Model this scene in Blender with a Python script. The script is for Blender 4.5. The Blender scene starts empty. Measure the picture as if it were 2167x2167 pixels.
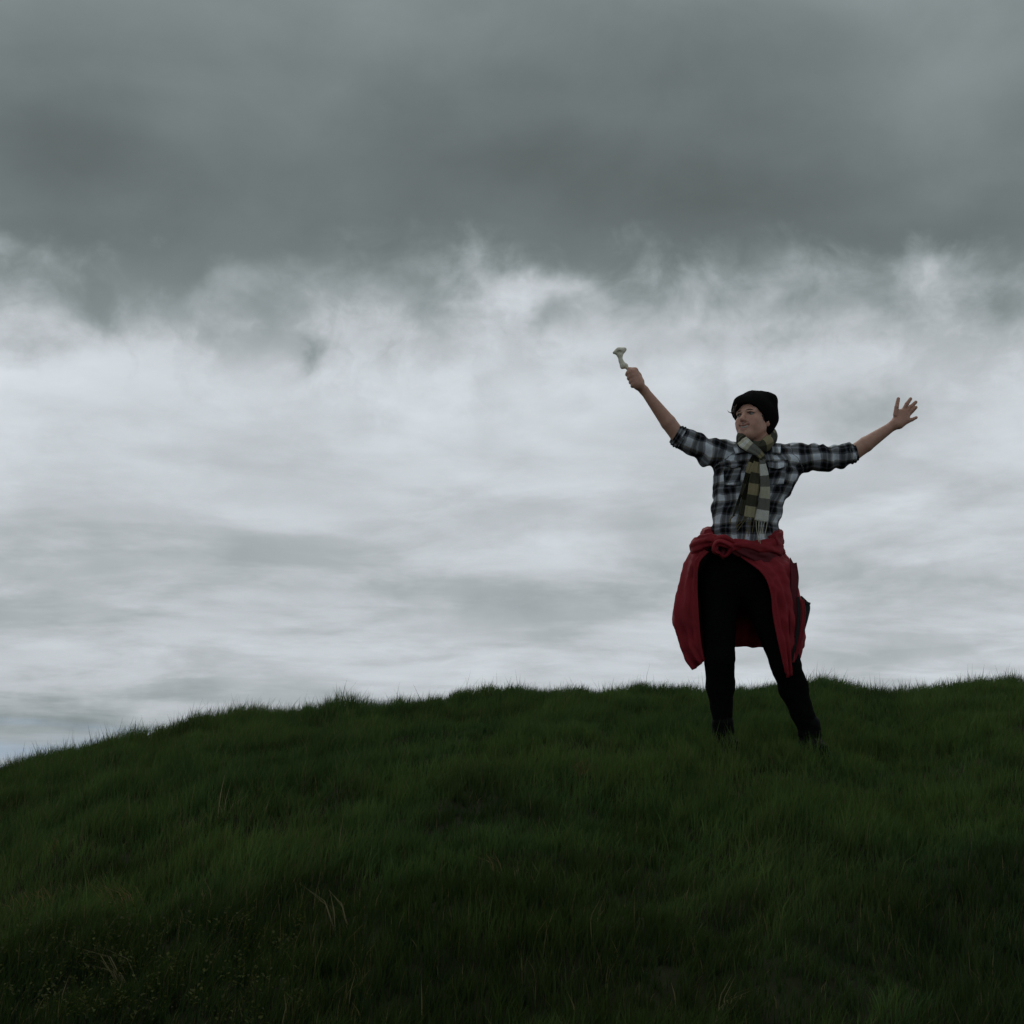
import bpy, math, random
import numpy as np
from mathutils import Vector
R = math.radians
random.seed(7)
rng = np.random.default_rng(11)
scene = bpy.context.scene
COL = scene.collection

# ------------------------------------------------------------------ camera
CAMZ = 1.6
PITCH = R(11.37)
FOC, CEN = 2977.0, 1083.5          # focal length and centre in photograph pixels
cam_d = bpy.data.cameras.new('camera')
cam_d.sensor_width = cam_d.sensor_height = 36
cam_d.angle = 2 * math.atan(CEN / FOC)
cam_d.clip_start, cam_d.clip_end = 0.05, 9000
cam = bpy.data.objects.new('camera', cam_d)
cam.location = (0, 0, CAMZ)
cam.rotation_euler = (math.pi / 2 + PITCH, 0, 0)
COL.objects.link(cam)
scene.camera = cam

# ------------------------------------------------------------------ exposure, sun, sky
vs = scene.view_settings
vs.view_transform = 'Standard'; vs.look = 'None'; vs.gamma = 1; vs.exposure = 0.0; vs.use_curve_mapping = False
SUN_EL, SUN_AZ = R(50), R(-8)      # azimuth from +Y (behind the person) towards +X
sd = bpy.data.lights.new('sun', 'SUN'); sd.energy = 0.85; sd.angle = R(60); sd.color = (1.0, 0.97, 0.92)
sun = bpy.data.objects.new('sun', sd); COL.objects.link(sun)
sdir = Vector((math.sin(SUN_AZ) * math.cos(SUN_EL), math.cos(SUN_AZ) * math.cos(SUN_EL), math.sin(SUN_EL)))
sun.rotation_euler = sdir.to_track_quat('Z', 'Y').to_euler()
sun.location = (0, 30, 40)


class Graph:
    """short-hand for building node trees"""
    def __init__(self, nt):
        self.nt = nt
    def node(self, t, **kw):
        n = self.nt.nodes.new(t)
        for k, v in kw.items():
            setattr(n, k, v)
        return n
    def put(self, sock, v):
        if isinstance(v, bpy.types.NodeSocket):
            self.nt.links.new(v, sock)
        else:
            sock.default_value = v
    def m(self, op, a, b=None, c=None, clamp=False):
        n = self.node('ShaderNodeMath', operation=op); n.use_clamp = clamp
        self.put(n.inputs[0], a)
        if b is not None: self.put(n.inputs[1], b)
        if c is not None: self.put(n.inputs[2], c)
        return n.outputs[0]
    def add(self, *a):
        r = a[0]
        for x in a[1:]: r = self.m('ADD', r, x)
        return r
    def mul(self, a, b): return self.m('MULTIPLY', a, b)
    def sub(self, a, b): return self.m('SUBTRACT', a, b)
    def smooth(self, x, lo, hi, a=0.0, b=1.0):
        n = self.node('ShaderNodeMapRange', interpolation_type='SMOOTHSTEP')
        self.put(n.inputs[0], x); self.put(n.inputs[1], lo); self.put(n.inputs[2], hi)
        self.put(n.inputs[3], a); self.put(n.inputs[4], b)
        return n.outputs[0]
    def xyz(self, x, y, z):
        n = self.node('ShaderNodeCombineXYZ')
        for s, v in zip(n.inputs, (x, y, z)): self.put(s, v)
        return n.outputs[0]
    def sep(self, v):
        n = self.node('ShaderNodeSeparateXYZ'); self.put(n.inputs[0], v); return n.outputs
    def noise(self, v, scale, detail=4.0, rough=0.5, dist=0.0):
        n = self.node('ShaderNodeTexNoise'); n.noise_dimensions = '3D'
        self.put(n.inputs['Vector'], v); n.inputs['Scale'].default_value = scale
        n.inputs['Detail'].default_value = detail; n.inputs['Roughness'].default_value = rough
        n.inputs['Distortion'].default_value = dist
        return n.outputs[0]
    def ramp(self, x, stops, interp='LINEAR'):
        n = self.node('ShaderNodeValToRGB'); cr = n.color_ramp; cr.interpolation = interp
        while len(cr.elements) < len(stops): cr.elements.new(0.5)
        for e, (p, c) in zip(cr.elements, stops):
            e.position = p
            e.color = (c, c, c, 1) if isinstance(c, (int, float)) else tuple(c) + (1,)
        self.put(n.inputs[0], x)
        return n.outputs[0]
    def mix(self, f, a, b):
        n = self.node('ShaderNodeMix', data_type='RGBA')
        self.put(n.inputs[0], f); 
        for s, v in ((n.inputs[6], a), (n.inputs[7], b)):
            self.put(s, v if isinstance(v, bpy.types.NodeSocket) else tuple(v) + (1,))
        return n.outputs[2]


def px_dir(px, py):
    """azimuth and elevation (degrees) of a pixel of the 1932-wide view"""
    cx, cy = (px - 966) / 2654, (966 - py) / 2654
    d = Vector((cx, math.cos(PITCH) - cy * math.sin(PITCH), math.sin(PITCH) + cy * math.cos(PITCH))).normalized()
    return math.degrees(math.atan2(d.x, d.y)), math.degrees(math.asin(d.z))


def build_sky():
    w = bpy.data.worlds.new('World'); scene.world = w; w.use_nodes = True
    nt = w.node_tree; nt.nodes.clear(); g = Graph(nt)
    tc = g.node('ShaderNodeTexCoord').outputs['Generated']
    nrm = g.node('ShaderNodeVectorMath', operation='NORMALIZE'); g.put(nrm.inputs[0], tc)
    D = nrm.outputs[0]
    x, y, z = g.sep(D)
    el = g.mul(g.m('ARCSINE', z), 180 / math.pi)
    az = g.mul(g.m('ARCTAN2', x, y), 180 / math.pi)
    # cloud structure: soft masses, torn edges, long flat bands low down
    big = g.noise(g.xyz(x, y, g.mul(z, 1.8)), 3.1, 3, 0.5)
    mid = g.noise(g.xyz(x, y, g.mul(z, 1.25)), 9.5, 6, 0.58, 0.35)
    fine = g.noise(g.xyz(x, y, g.mul(z, 1.1)), 27.0, 5, 0.6, 0.5)
    wz = g.noise(D, 16.0, 4, 0.55)
    wx = g.noise(g.xyz(y, z, x), 16.0, 4, 0.55)
    band = g.noise(g.xyz(x, y, g.add(g.mul(z, 4.0), g.mul(big, 0.35))), 5.0, 5, 0.5, 0.3)
    puff = g.noise(g.xyz(x, y, g.mul(z, 2.2)), 7.0, 5, 0.5, 0.4)
    band2 = g.noise(g.xyz(g.mul(x, 1.0), y, g.mul(z, 9.0)), 6.0, 4, 0.5, 0.3)
    waz = g.add(az, g.mul(g.sub(wx, 0.5), 5.0))
    wel = g.add(el, g.mul(g.sub(wz, 0.5), 4.0))

    def blob(px, py, sx, sy, amp):
        a0, e0 = px_dir(px, py)
        da = g.mul(g.sub(waz, a0), 46.3 / sx); de = g.mul(g.sub(wel, e0), 46.3 / sy)
        q = g.add(g.mul(da, da), g.mul(de, de))
        return g.mul(g.m('EXPONENT', g.mul(q, -1.0)), amp)

    # the low dark deck overhead, its torn lower edge about 20 degrees up
    e = g.add(g.sub(el, 20.75), g.mul(g.m('MINIMUM', g.mul(az, az), 900.0), 0.004))
    e = g.add(e, g.mul(g.sub(big, 0.5), 2.0), g.mul(g.sub(mid, 0.5), 6.5), g.mul(g.sub(fine, 0.5), 3.0))
    for b in ((40, 480, 90, 40, -1.2), (100, 540, 70, 40, 0.2), (430, 530, 60, 45, -2.4), (1010, 560, 90, 40, -2.6), (1730, 500, 60, 80, -2.1), (1880, 560, 90, 40, 1.4),
              (830, 570, 110, 50, 1.2), (1250, 560, 150, 45, 0.6), (1500, 570, 160, 50, 0.7), (190, 560, 60, 45, 1.8), (350, 500, 90, 40, 1.2), (1330, 640, 50, 40, 0.8)):
        e = g.add(e, blob(*b))
    deck = g.smooth(e, -2.6, 1.9)
    haze_edge = g.smooth(e, -4.5, 1.0)
    # brightness of the high cloud seen below the deck, by height above the horizon
    low = g.ramp(g.m('DIVIDE', el, 40.0, clamp=True), (
        (0.0, 0.42), (0.055, 0.43), (0.09, 0.54), (0.13, 0.61), (0.185, 0.54), (0.235, 0.55), (0.285, 0.60),
        (0.34, 0.64), (0.42, 0.67), (0.50, 0.67), (1.0, 0.64)), 'EASE')
    lowf = g.smooth(el, 6.0, 18.0, 0.16, 0.08)
    low = g.add(low, g.mul(g.sub(band, 0.5), lowf), g.mul(g.sub(band2, 0.5), g.smooth(el, 2.0, 8.0, 0.16, 0.0)),
                g.mul(g.sub(mid, 0.5), 0.10), g.mul(g.sub(puff, 0.5), 0.30))
    # broken layers of stratocumulus seen in perspective: crisp lumps near, thin bands far
    zz = g.add(g.m('MAXIMUM', z, 0.0), 0.10)
    px_, py_ = g.m('DIVIDE', x, zz), g.m('DIVIDE', y, zz)
    sc1 = g.noise(g.xyz(px_, py_, 0.0), 1.25, 7, 0.58, 0.3)
    sc2 = g.noise(g.xyz(g.mul(px_, 0.8), py_, 3.7), 2.6, 6, 0.58, 0.4)
    lay = g.add(g.mul(g.sub(g.smooth(sc1, 0.40, 0.60), 0.5), 0.125), g.mul(g.sub(g.smooth(sc2, 0.42, 0.62), 0.5), 0.05))
    low = g.add(low, g.mul(lay, g.mul(g.smooth(el, 11.0, 17.0, 1.0, 0.35), g.smooth(el, 1.5, 5.0, 0.4, 1.0))))
    for b in ((1650, 785, 130, 55, -0.20), (590, 665, 42, 34, -0.26), (565, 695, 28, 26, -0.18), (1040, 600, 40, 40, -0.28), (200, 575, 60, 45, -0.18),
              (480, 620, 60, 60, -0.10), (1300, 650, 120, 50, -0.16), (1450, 640, 60, 40, -0.08), (1190, 640, 40, 50, -0.08),
              (730, 640, 60, 30, -0.10), (1850, 1010, 180, 60, 0.07), (1880, 1080, 120, 40, 0.07), (1700, 1100, 200, 30, -0.06),
              (150, 1330, 300, 34, -0.11), (1500, 1230, 500, 26, -0.05), (700, 1120, 420, 30, -0.05), (900, 760, 300, 90, 0.03)):
        low = g.add(low, blob(*b))
    torn = g.noise(g.xyz(g.add(x, g.mul(wx, 0.10)), g.add(y, g.mul(wz, 0.06)), g.mul(z, 1.3)), 11.0, 6, 0.58, 0.15)
    veil = g.mul(g.smooth(e, -8.0, -0.5), g.smooth(torn, 0.40, 0.66))
    low = g.sub(low, g.mul(veil, 0.22))
    low = g.mul(low, g.add(0.96, g.mul(g.sub(fine, 0.5), g.mul(haze_edge, 0.30))))
    # the deck itself: darkest above its lower edge, paler towards the zenith
    dk = g.ramp(g.m('DIVIDE', el, 90.0, clamp=True), (
        (0.0, 0.25), (0.205, 0.25), (0.245, 0.200), (0.28, 0.180), (0.31, 0.205), (0.36, 0.27), (0.45, 0.29), (1.0, 0.29)), 'EASE')
    dk = g.mul(dk, g.add(1.0, g.mul(g.sub(big, 0.5), 0.9), g.mul(g.sub(puff, 0.5), 0.4), g.mul(g.sub(mid, 0.5), 0.3)))
    for b in ((1800, 120, 260, 130, 0.05), (900, 80, 300, 60, 0.02), (150, 280, 200, 120, -0.03), (1030, 330, 260, 90, -0.012), (1800, 420, 150, 60, -0.02), (1300, 430, 300, 90, -0.022), (700, 420, 200, 70, -0.012)):
        dk = g.add(dk, blob(*b))
    lum = g.add(g.mul(dk, deck), g.mul(low, g.sub(1.0, deck)))
    lum = g.m('MAXIMUM', lum, 0.05)
    tint = g.mix(g.smooth(lum, 0.15, 0.55), (0.845, 1.0, 1.012), (0.93, 1.0, 1.055))
    cl = g.node('ShaderNodeVectorMath', operation='SCALE'); g.put(cl.inputs[0], tint); g.put(cl.inputs['Scale'], g.mul(lum, 10.0))
    # clear sky in the gap near the horizon
    sky = g.node('ShaderNodeTexSky', sky_type='NISHITA'); sky.sun_disc = False
    sky.sun_elevation = SUN_EL; sky.sun_rotation = SUN_AZ; sky.altitude = 300; sky.air_density = 1.0; sky.dust_density = 0.2; sky.ozone_density = 2.0
    g.put(sky.inputs[0], g.xyz(x, y, g.add(z, 0.22)))
    gap = g.mul(g.smooth(g.add(el, g.mul(g.sub(band2, 0.5), 5.0)), 0.9, 2.6, 1.0, 0.0), 0.34)
    col = g.mix(gap, cl.outputs[0], sky.outputs[0])
    bg = g.node('ShaderNodeBackground'); g.put(bg.inputs[0], col); bg.inputs[1].default_value = 0.1
    out = g.node('ShaderNodeOutputWorld'); nt.links.new(bg.outputs[0], out.inputs[0])
    w.cycles.sampling_method = 'MANUAL'; w.cycles.sample_map_resolution = 512
build_sky()


# ------------------------------------------------------------------ general helpers
def unit(v):
    v = np.asarray(v, float); return v / (np.linalg.norm(v) + 1e-12)

YP = 6.5                            # distance of the person
def W(px, py, d=0.0):
    """point on the photograph's pixel (2167-wide) at distance YP + d"""
    cx, cy = (px - CEN) / FOC, (CEN - py) / FOC
    dy = math.cos(PITCH) - cy * math.sin(PITCH); dz = math.sin(PITCH) + cy * math.cos(PITCH)
    t = (YP + d) / dy
    return np.array([cx * t, YP + d, dz * t + CAMZ])
S = 0.00223                         # metres per pixel there

def hash3(ix, iy, iz, seed):
    h = (ix.astype(np.int64) * 73856093) ^ (iy.astype(np.int64) * 19349663) ^ (iz.astype(np.int64) * 83492791) ^ (seed * 2654435761)
    h = (h ^ (h >> 13)) * 1274126177 & 0xffffffff
    h = (h ^ (h >> 16)) & 0xffff
    return (h / 65535.0).astype(np.float32)

def vnoise(P, seed=1):
    """value noise 0..1 at points (...,3)"""
    i = np.floor(P); f = (P - i).astype(np.float32); f = f * f * (3 - 2 * f)
    i = i.astype(np.int64); x, y, z = i[..., 0], i[..., 1], i[..., 2]
    r = 0
    for dx in (0, 1):
        for dy in (0, 1):
            for dz in (0, 1):
                w = (f[..., 0] if dx else 1 - f[..., 0]) * (f[..., 1] if dy else 1 - f[..., 1]) * (f[..., 2] if dz else 1 - f[..., 2])
                r = r + w * hash3(x + dx, y + dy, z + dz, seed)
    return r

def fbm(P, seed=1, octs=3):
    r, a, t = 0, 1.0, 0
    for o in range(octs):
        r = r + a * vnoise(P * (2.03 ** o), seed + o); t += a; a *= 0.5
    return r / t

def mesh_obj(name, V, F, mat, parent=None, org=(0, 0, 0), smooth=True, attrs=None):
    me = bpy.data.meshes.new(name)
    V = np.asarray(V, np.float32) - np.asarray(org, np.float32)
    if isinstance(F, np.ndarray):
        nf, k = F.shape
        me.vertices.add(len(V)); me.vertices.foreach_set('co', V.ravel())
        me.loops.add(nf * k); me.loops.foreach_set('vertex_index', F.astype(np.int32).ravel())
        me.polygons.add(nf); me.polygons.foreach_set('loop_start', np.arange(0, nf * k, k, dtype=np.int32))
        me.update(calc_edges=True)
    else:
        me.from_pydata([tuple(map(float, v)) for v in V], [], [tuple(map(int, f)) for f in F])
    if smooth:
        me.polygons.foreach_set('use_smooth', np.ones(len(me.polygons), bool))
    for an, (ty, data) in (attrs or {}).items():
        a = me.attributes.new(an, ty, 'POINT')
        a.data.foreach_set('color' if 'COLOR' in ty else 'vector' if 'VECTOR' in ty else 'value', np.asarray(data, np.float32).ravel())
    me.materials.append(mat)
    o = bpy.data.objects.new(name, me); COL.objects.link(o)
    if parent is not None: o.parent = parent
    return o

def tag(o, label=None, cat=None, group=None, kind=None):
    for k, v in (('label', label), ('category', cat), ('group', group), ('kind', kind)):
        if v: o[k] = v
    return o

def mat_basic(name, col, rough=0.8, spec=0.3, noise_amt=0.25, noise_scale=40, bump=0.0, bump_scale=200, sheen=0.0, metal=0.0):
    m = bpy.data.materials.new(name); m.use_nodes = True; g = Graph(m.node_tree)
    b = m.node_tree.nodes['Principled BSDF']
    b.inputs['Roughness'].default_value = rough; b.inputs['Specular IOR Level'].default_value = spec; b.inputs['Metallic'].default_value = metal
    co = g.node('ShaderNodeTexCoord').outputs['Object']
    n = g.noise(co, noise_scale, 5, 0.6)
    lo = tuple(c * (1 - noise_amt) for c in col); hi = tuple(min(1, c * (1 + noise_amt)) for c in col)
    g.put(b.inputs['Base Color'], g.ramp(n, ((0.3, lo), (0.7, hi))))
    if bump:
        bn = g.node('ShaderNodeBump'); bn.inputs['Strength'].default_value = bump; bn.inputs['Distance'].default_value = 0.004
        g.put(bn.inputs['Height'], g.noise(co, bump_scale, 4, 0.6)); g.put(b.inputs['Normal'], bn.outputs[0])
    if sheen:
        b.inputs['Sheen Weight'].default_value = sheen; b.inputs['Sheen Roughness'].default_value = 0.5
    return m

# ------------------------------------------------------------------ distance-field modelling
def dot(a, b): return (a * b).sum(-1)

def capsule(a, b, ra, rb=None):
    a = np.asarray(a, np.float32); b = np.asarray(b, np.float32); rb = ra if rb is None else rb
    ba = b - a; L2 = max(float(dot(ba, ba)), 1e-9)
    def f(P):
        t = np.clip(((P - a) @ ba) / L2, 0, 1)[..., None]
        q = P - a - t * ba
        return np.sqrt(dot(q, q)) - (ra + (rb - ra) * t[..., 0])
    r = max(ra, rb)
    f.lo = np.minimum(a, b) - r; f.hi = np.maximum(a, b) + r
    return f

def ellipsoid(c, rad, axes=None):
    c = np.asarray(c, np.float32); rad = np.asarray(rad, np.float32)
    M = np.eye(3, dtype=np.float32) if axes is None else np.asarray(axes, np.float32)
    def f(P):
        q = (P - c) @ M.T
        k0 = np.sqrt(dot(q / rad, q / rad)); k1 = np.sqrt(dot(q / rad ** 2, q / rad ** 2)) + 1e-9
        return k0 * (k0 - 1) / k1
    r = float(rad.max()); f.lo = c - r; f.hi = c + r
    return f

def smin(a, b, k):
    h = np.maximum(k - np.abs(a - b), 0) / k
    return np.minimum(a, b) - h * h * k * 0.25

class Field:
    def __init__(self, lo, hi, h):
        self.lo = np.asarray(lo, np.float32); self.h = h
        self.n = np.ceil((np.asarray(hi) - self.lo) / h).astype(int) + 1
        self.F = np.full(self.n, 1.0, np.float32)
    def block(self, lo, hi, mg):
        a = np.clip(np.floor((lo - mg - self.lo) / self.h).astype(int), 0, self.n)
        b = np.clip(np.ceil((hi + mg - self.lo) / self.h).astype(int) + 1, 0, self.n)
        sl = tuple(slice(i, j) for i, j in zip(a, b))
        ax = [self.lo[i] + self.h * np.arange(a[i], b[i], dtype=np.float32) for i in range(3)]
        return sl, np.stack(np.meshgrid(*ax, indexing='ij'), -1)
    def add(self, f, k=0.01):
        sl, P = self.block(f.lo, f.hi, k + 3 * self.h)
        if P.size: self.F[sl] = smin(self.F[sl], f(P), k)
    def cut(self, f, k=0.01):
        sl, P = self.block(f.lo, f.hi, k + 3 * self.h)
        if P.size: self.F[sl] = -smin(-self.F[sl], f(P), k)
    def mesh(self):
        return surface_nets(self.F, self.lo, self.h)

def surface_nets(F, org, h):
    s = F < 0
    nx, ny, nz = F.shape
    c = np.zeros((nx - 1, ny - 1, nz - 1), np.int8)
    offs = [(i, j, k) for i in (0, 1) for j in (0, 1) for k in (0, 1)]
    for i, j, k in offs:
        c += s[i:nx - 1 + i, j:ny - 1 + j, k:nz - 1 + k]
    act = np.argwhere((c > 0) & (c < 8))
    ids = np.full(c.shape, -1, np.int32); ids[tuple(act.T)] = np.arange(len(act))
    val = {o: F[act[:, 0] + o[0], act[:, 1] + o[1], act[:, 2] + o[2]] for o in offs}
    acc = np.zeros((len(act), 3), np.float32); cnt = np.zeros(len(act), np.float32)
    for o in offs:
        for ax in range(3):
            if o[ax]: continue
            o2 = list(o); o2[ax] = 1; o2 = tuple(o2)
            a, b = val[o], val[o2]; mk = (a < 0) != (b < 0)
            t = np.where(mk, a / np.where(mk, a - b, 1), 0)
            p = np.array(o, np.float32)[None].repeat(len(act), 0); p[:, ax] = t
            acc += p * mk[:, None]; cnt += mk
    V = (act + acc / cnt[:, None]) * h + org
    faces = []
    for ax in range(3):
        b, d = [(1, 2), (2, 0), (0, 1)][ax]
        sl0 = [slice(1, -1)] * 3; sl1 = [slice(1, -1)] * 3
        sl0[ax] = slice(0, -1); sl1[ax] = slice(1, None)
        A, B = s[tuple(sl0)], s[tuple(sl1)]
        for flip, mk in ((False, A & ~B), (True, ~A & B)):
            e = np.argwhere(mk)
            if not len(e): continue
            e = e + 1; e[:, ax] -= 1
            q = []
            for db, dd in ((-1, -1), (0, -1), (0, 0), (-1, 0)):
                w = e.copy(); w[:, b] += db; w[:, d] += dd
                q.append(ids[tuple(w.T)])
            q = np.stack(q, 1)
            faces.append(q[:, ::-1] if flip else q)
    Fc = np.concatenate(faces); Fc = Fc[(Fc >= 0).all(1)]
    return V, Fc

def catmull(P, n):
    """resample a poly-line of control points smoothly to n points"""
    P = np.asarray(P, float); m = len(P)
    Q = np.concatenate([[2 * P[0] - P[1]], P, [2 * P[-1] - P[-2]]])
    t = np.linspace(0, m - 1, n); i = np.minimum(t.astype(int), m - 2); f = (t - i)[:, None]
    a, b, c, d = Q[i], Q[i + 1], Q[i + 2], Q[i + 3]
    return 0.5 * (2 * b + (c - a) * f + (2 * a - 5 * b + 4 * c - d) * f ** 2 + (3 * b - a - 3 * c + d) * f ** 3)

def grid_faces(n, m, wrap=False):
    i, j = np.meshgrid(np.arange(n - 1), np.arange(m if wrap else m - 1), indexing='ij')
    i, j = i.ravel(), j.ravel(); j2 = (j + 1) % m
    return np.stack([i * m + j, i * m + j2, (i + 1) * m + j2, (i + 1) * m + j], 1)

def sweep(C, ra, rb, hint=(0, 0, 1), seg=14, closed=False, rough=0.0, seed=3, cap=True, pleat=0.0):
    """tube of elliptical section along points C; rb along 'hint', ra across it"""
    C = np.asarray(C, float); n = len(C)
    ra = np.broadcast_to(np.asarray(ra, float), (n,)); rb = np.broadcast_to(np.asarray(rb, float), (n,))
    T = np.roll(C, -1, 0) - np.roll(C, 1, 0)
    if not closed: T[0] = C[1] - C[0]; T[-1] = C[-1] - C[-2]
    T /= np.linalg.norm(T, axis=1, keepdims=True) + 1e-12
    hint = np.broadcast_to(np.asarray(hint, float), (n, 3))
    A = np.cross(T, hint); A /= np.linalg.norm(A, axis=1, keepdims=True) + 1e-9
    B = np.cross(A, T)
    th = np.linspace(0, 2 * np.pi, seg, endpoint=False)
    V = C[:, None] + np.cos(th)[None, :, None] * (A * ra[:, None])[:, None] + np.sin(th)[None, :, None] * (B * rb[:, None])[:, None]
    if rough:
        nz = fbm(V * 55, seed, 2) - 0.5
        V = V + (V - C[:, None]) * (nz * rough * 2)[..., None]
    if pleat:
        sl = np.concatenate([[0], np.cumsum(np.linalg.norm(np.diff(C, axis=0), axis=1))])
        tw = th[None] + 5.0 * sl[:, None]
        Q = np.stack([np.broadcast_to(sl[:, None] * 9, tw.shape), 2.2 * np.cos(tw), 2.2 * np.sin(tw)], -1)
        V = V + (V - C[:, None]) * ((fbm(Q, seed + 40, 2) - 0.55) * pleat)[..., None]
    V = V.reshape(-1, 3); F = grid_faces(n, seg, True)
    if closed:
        j = np.arange(seg); j2 = (j + 1) % seg
        F = np.concatenate([F, np.stack([(n - 1) * seg + j, (n - 1) * seg + j2, j2, j], 1)])
    elif cap:
        V = np.concatenate([V, C[:1], C[-1:]]); a = n * seg; j = np.arange(seg); j2 = (j + 1) % seg
        F = np.concatenate([F, np.stack([j2, j, np.full(seg, a), np.full(seg, a)], 1)[:, [0, 1, 2, 2]], np.stack([(n - 1) * seg + j, (n - 1) * seg + j2, np.full(seg, a + 1), np.full(seg, a + 1)], 1)])
        F = [tuple(dict.fromkeys(f)) for f in F.tolist()]
    uv = np.zeros((len(V), 3), np.float32)
    L = np.concatenate([[0], np.cumsum(np.linalg.norm(np.diff(C, axis=0), axis=1))])
    uv[:n * seg, 0] = np.tile(th / (2 * np.pi), n); uv[:n * seg, 1] = np.repeat(L / L[-1], seg)
    return V, F, uv

def ribbon(C, width, thick=0.004, side=(1, 0, 0), seg=9, curl=0.0, ripple=0.0, seed=5):
    """a strip of cloth with thickness along points C"""
    C = np.asarray(C, float); n = len(C)
    width = np.broadcast_to(np.asarray(width, float), (n,))
    T = np.gradient(C, axis=0); T /= np.linalg.norm(T, axis=1, keepdims=True)
    A = np.broadcast_to(np.asarray(side, float), (n, 3)).copy(); A -= T * dot(A, T)[:, None]; A /= np.linalg.norm(A, axis=1, keepdims=True)
    N = np.cross(A, T)
    u = np.linspace(-0.5, 0.5, seg)
    V = C[:, None] + u[None, :, None] * (A * width[:, None])[:, None]
    off = curl * (0.25 - u ** 2)[None, :] * width[:, None] * 4 + ripple * np.sin(u * 13 + seed)[None, :] * np.linspace(0.5, 1, n)[:, None]
    off = off + ripple * (fbm(V * 30, seed, 2) - 0.5) * 2
    V = V + off[..., None] * N[:, None]
    top = (V + N[:, None] * thick / 2).reshape(-1, 3); bot = (V - N[:, None] * thick / 2).reshape(-1, 3)
    F = grid_faces(n, seg); k = n * seg
    Fs = [F, F[:, ::-1] + k]
    e = np.concatenate([np.arange(seg), seg - 1 + seg * np.arange(1, n), k - 1 - np.arange(1, seg), k - seg - seg * np.arange(1, n - 1)])
    e2 = np.roll(e, -1); Fs.append(np.stack([e2, e, e + k, e2 + k], 1))
    uv = np.zeros((2 * k, 3), np.float32)
    L = np.concatenate([[0], np.cumsum(np.linalg.norm(np.diff(C, axis=0), axis=1))])
    uv[:, 0] = np.tile(u + 0.5, 2 * n); uv[:, 1] = np.tile(np.repeat(L / L[-1], seg), 2)
    return np.concatenate([top, bot]), np.concatenate(Fs), uv

# ------------------------------------------------------------------ the hill
SIL = np.array([(-600, 1560), (-300, 1510), (0, 1458), (100, 1424), (200, 1395), (280, 1395), (370, 1355), (450, 1345), (520, 1346), (600, 1340), (660, 1328), (720, 1330), (780, 1325),
                (850, 1311), (950, 1303), (1000, 1302), (1100, 1290), (1200, 1297), (1280, 1298), (1350, 1300), (1400, 1296), (1450, 1290),
                (1550, 1285), (1600, 1293), (1700, 1303), (1760, 1297), (1820, 1284), (1870, 1283), (1932, 1282), (2300, 1275), (2700, 1290)], float)
_cy = (966 - (SIL[:, 1] + 24)) / 2654
_den = math.cos(PITCH) - _cy * math.sin(PITCH)
SIL_U = (SIL[:, 0] - 966) / 2654 / _den
SIL_T = (math.sin(PITCH) + _cy * math.cos(PITCH)) / _den
RC = 9.2

LIFT = 0.035
def lump(x, y):
    P = np.stack([x, y, np.zeros_like(x)], -1)
    a = fbm(P * 1.9 + 3.1, 21, 3) - 0.5
    b = fbm(P * np.array([5.1, 4.2, 1.0]) + 7.7, 31, 2) - 0.5
    c = fbm(P * 9.5 + 1.3, 35, 2) - 0.5
    return 0.15 * a + 0.095 * b + 0.035 * c

def ground(x, y):
    x = np.asarray(x, np.float64); y = np.asarray(y, np.float64)
    yy = np.maximum(y, 0.8)
    T = np.interp(x / yy, SIL_U, SIL_T)
    t = 1 - np.maximum(y, 0) / RC
    front = T * np.maximum(y, 0) - 1.6 * np.maximum(t, 0) ** 1.48
    d = np.maximum(y - RC, 0)
    back = -0.055 * d ** 1.75
    near = np.where(y < 0, 0.30 * y, 0.0)
    z = front + np.maximum(back, -38 - front + 0 * d) + np.maximum(near, -45)
    z = np.where(y > RC, np.maximum(z, -40 - 0.0 * y), z)
    far = np.clip((np.hypot(x, y - 6) - 14) / 60, 0, 1); far = far * far * (3 - 2 * far)
    z = z * (1 - far) + far * np.maximum(z.clip(None, -3) - 12 * far, -40)
    at = np.exp(-(((x - 1.17) / 0.75) ** 2 + ((y - 6.45) / 0.6) ** 2))
    hol = 0.07 * np.exp(-(((x - 0.38) / 0.32) ** 2 + ((y - 6.22) / 0.16) ** 2))
    return z + CAMZ + lump(x, y) * (1 - far) * np.clip(y / 2.0, 0.2, 1) * (1 - at) + (LIFT - 0.12 * (x - 0.96)) * at - hol

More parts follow.
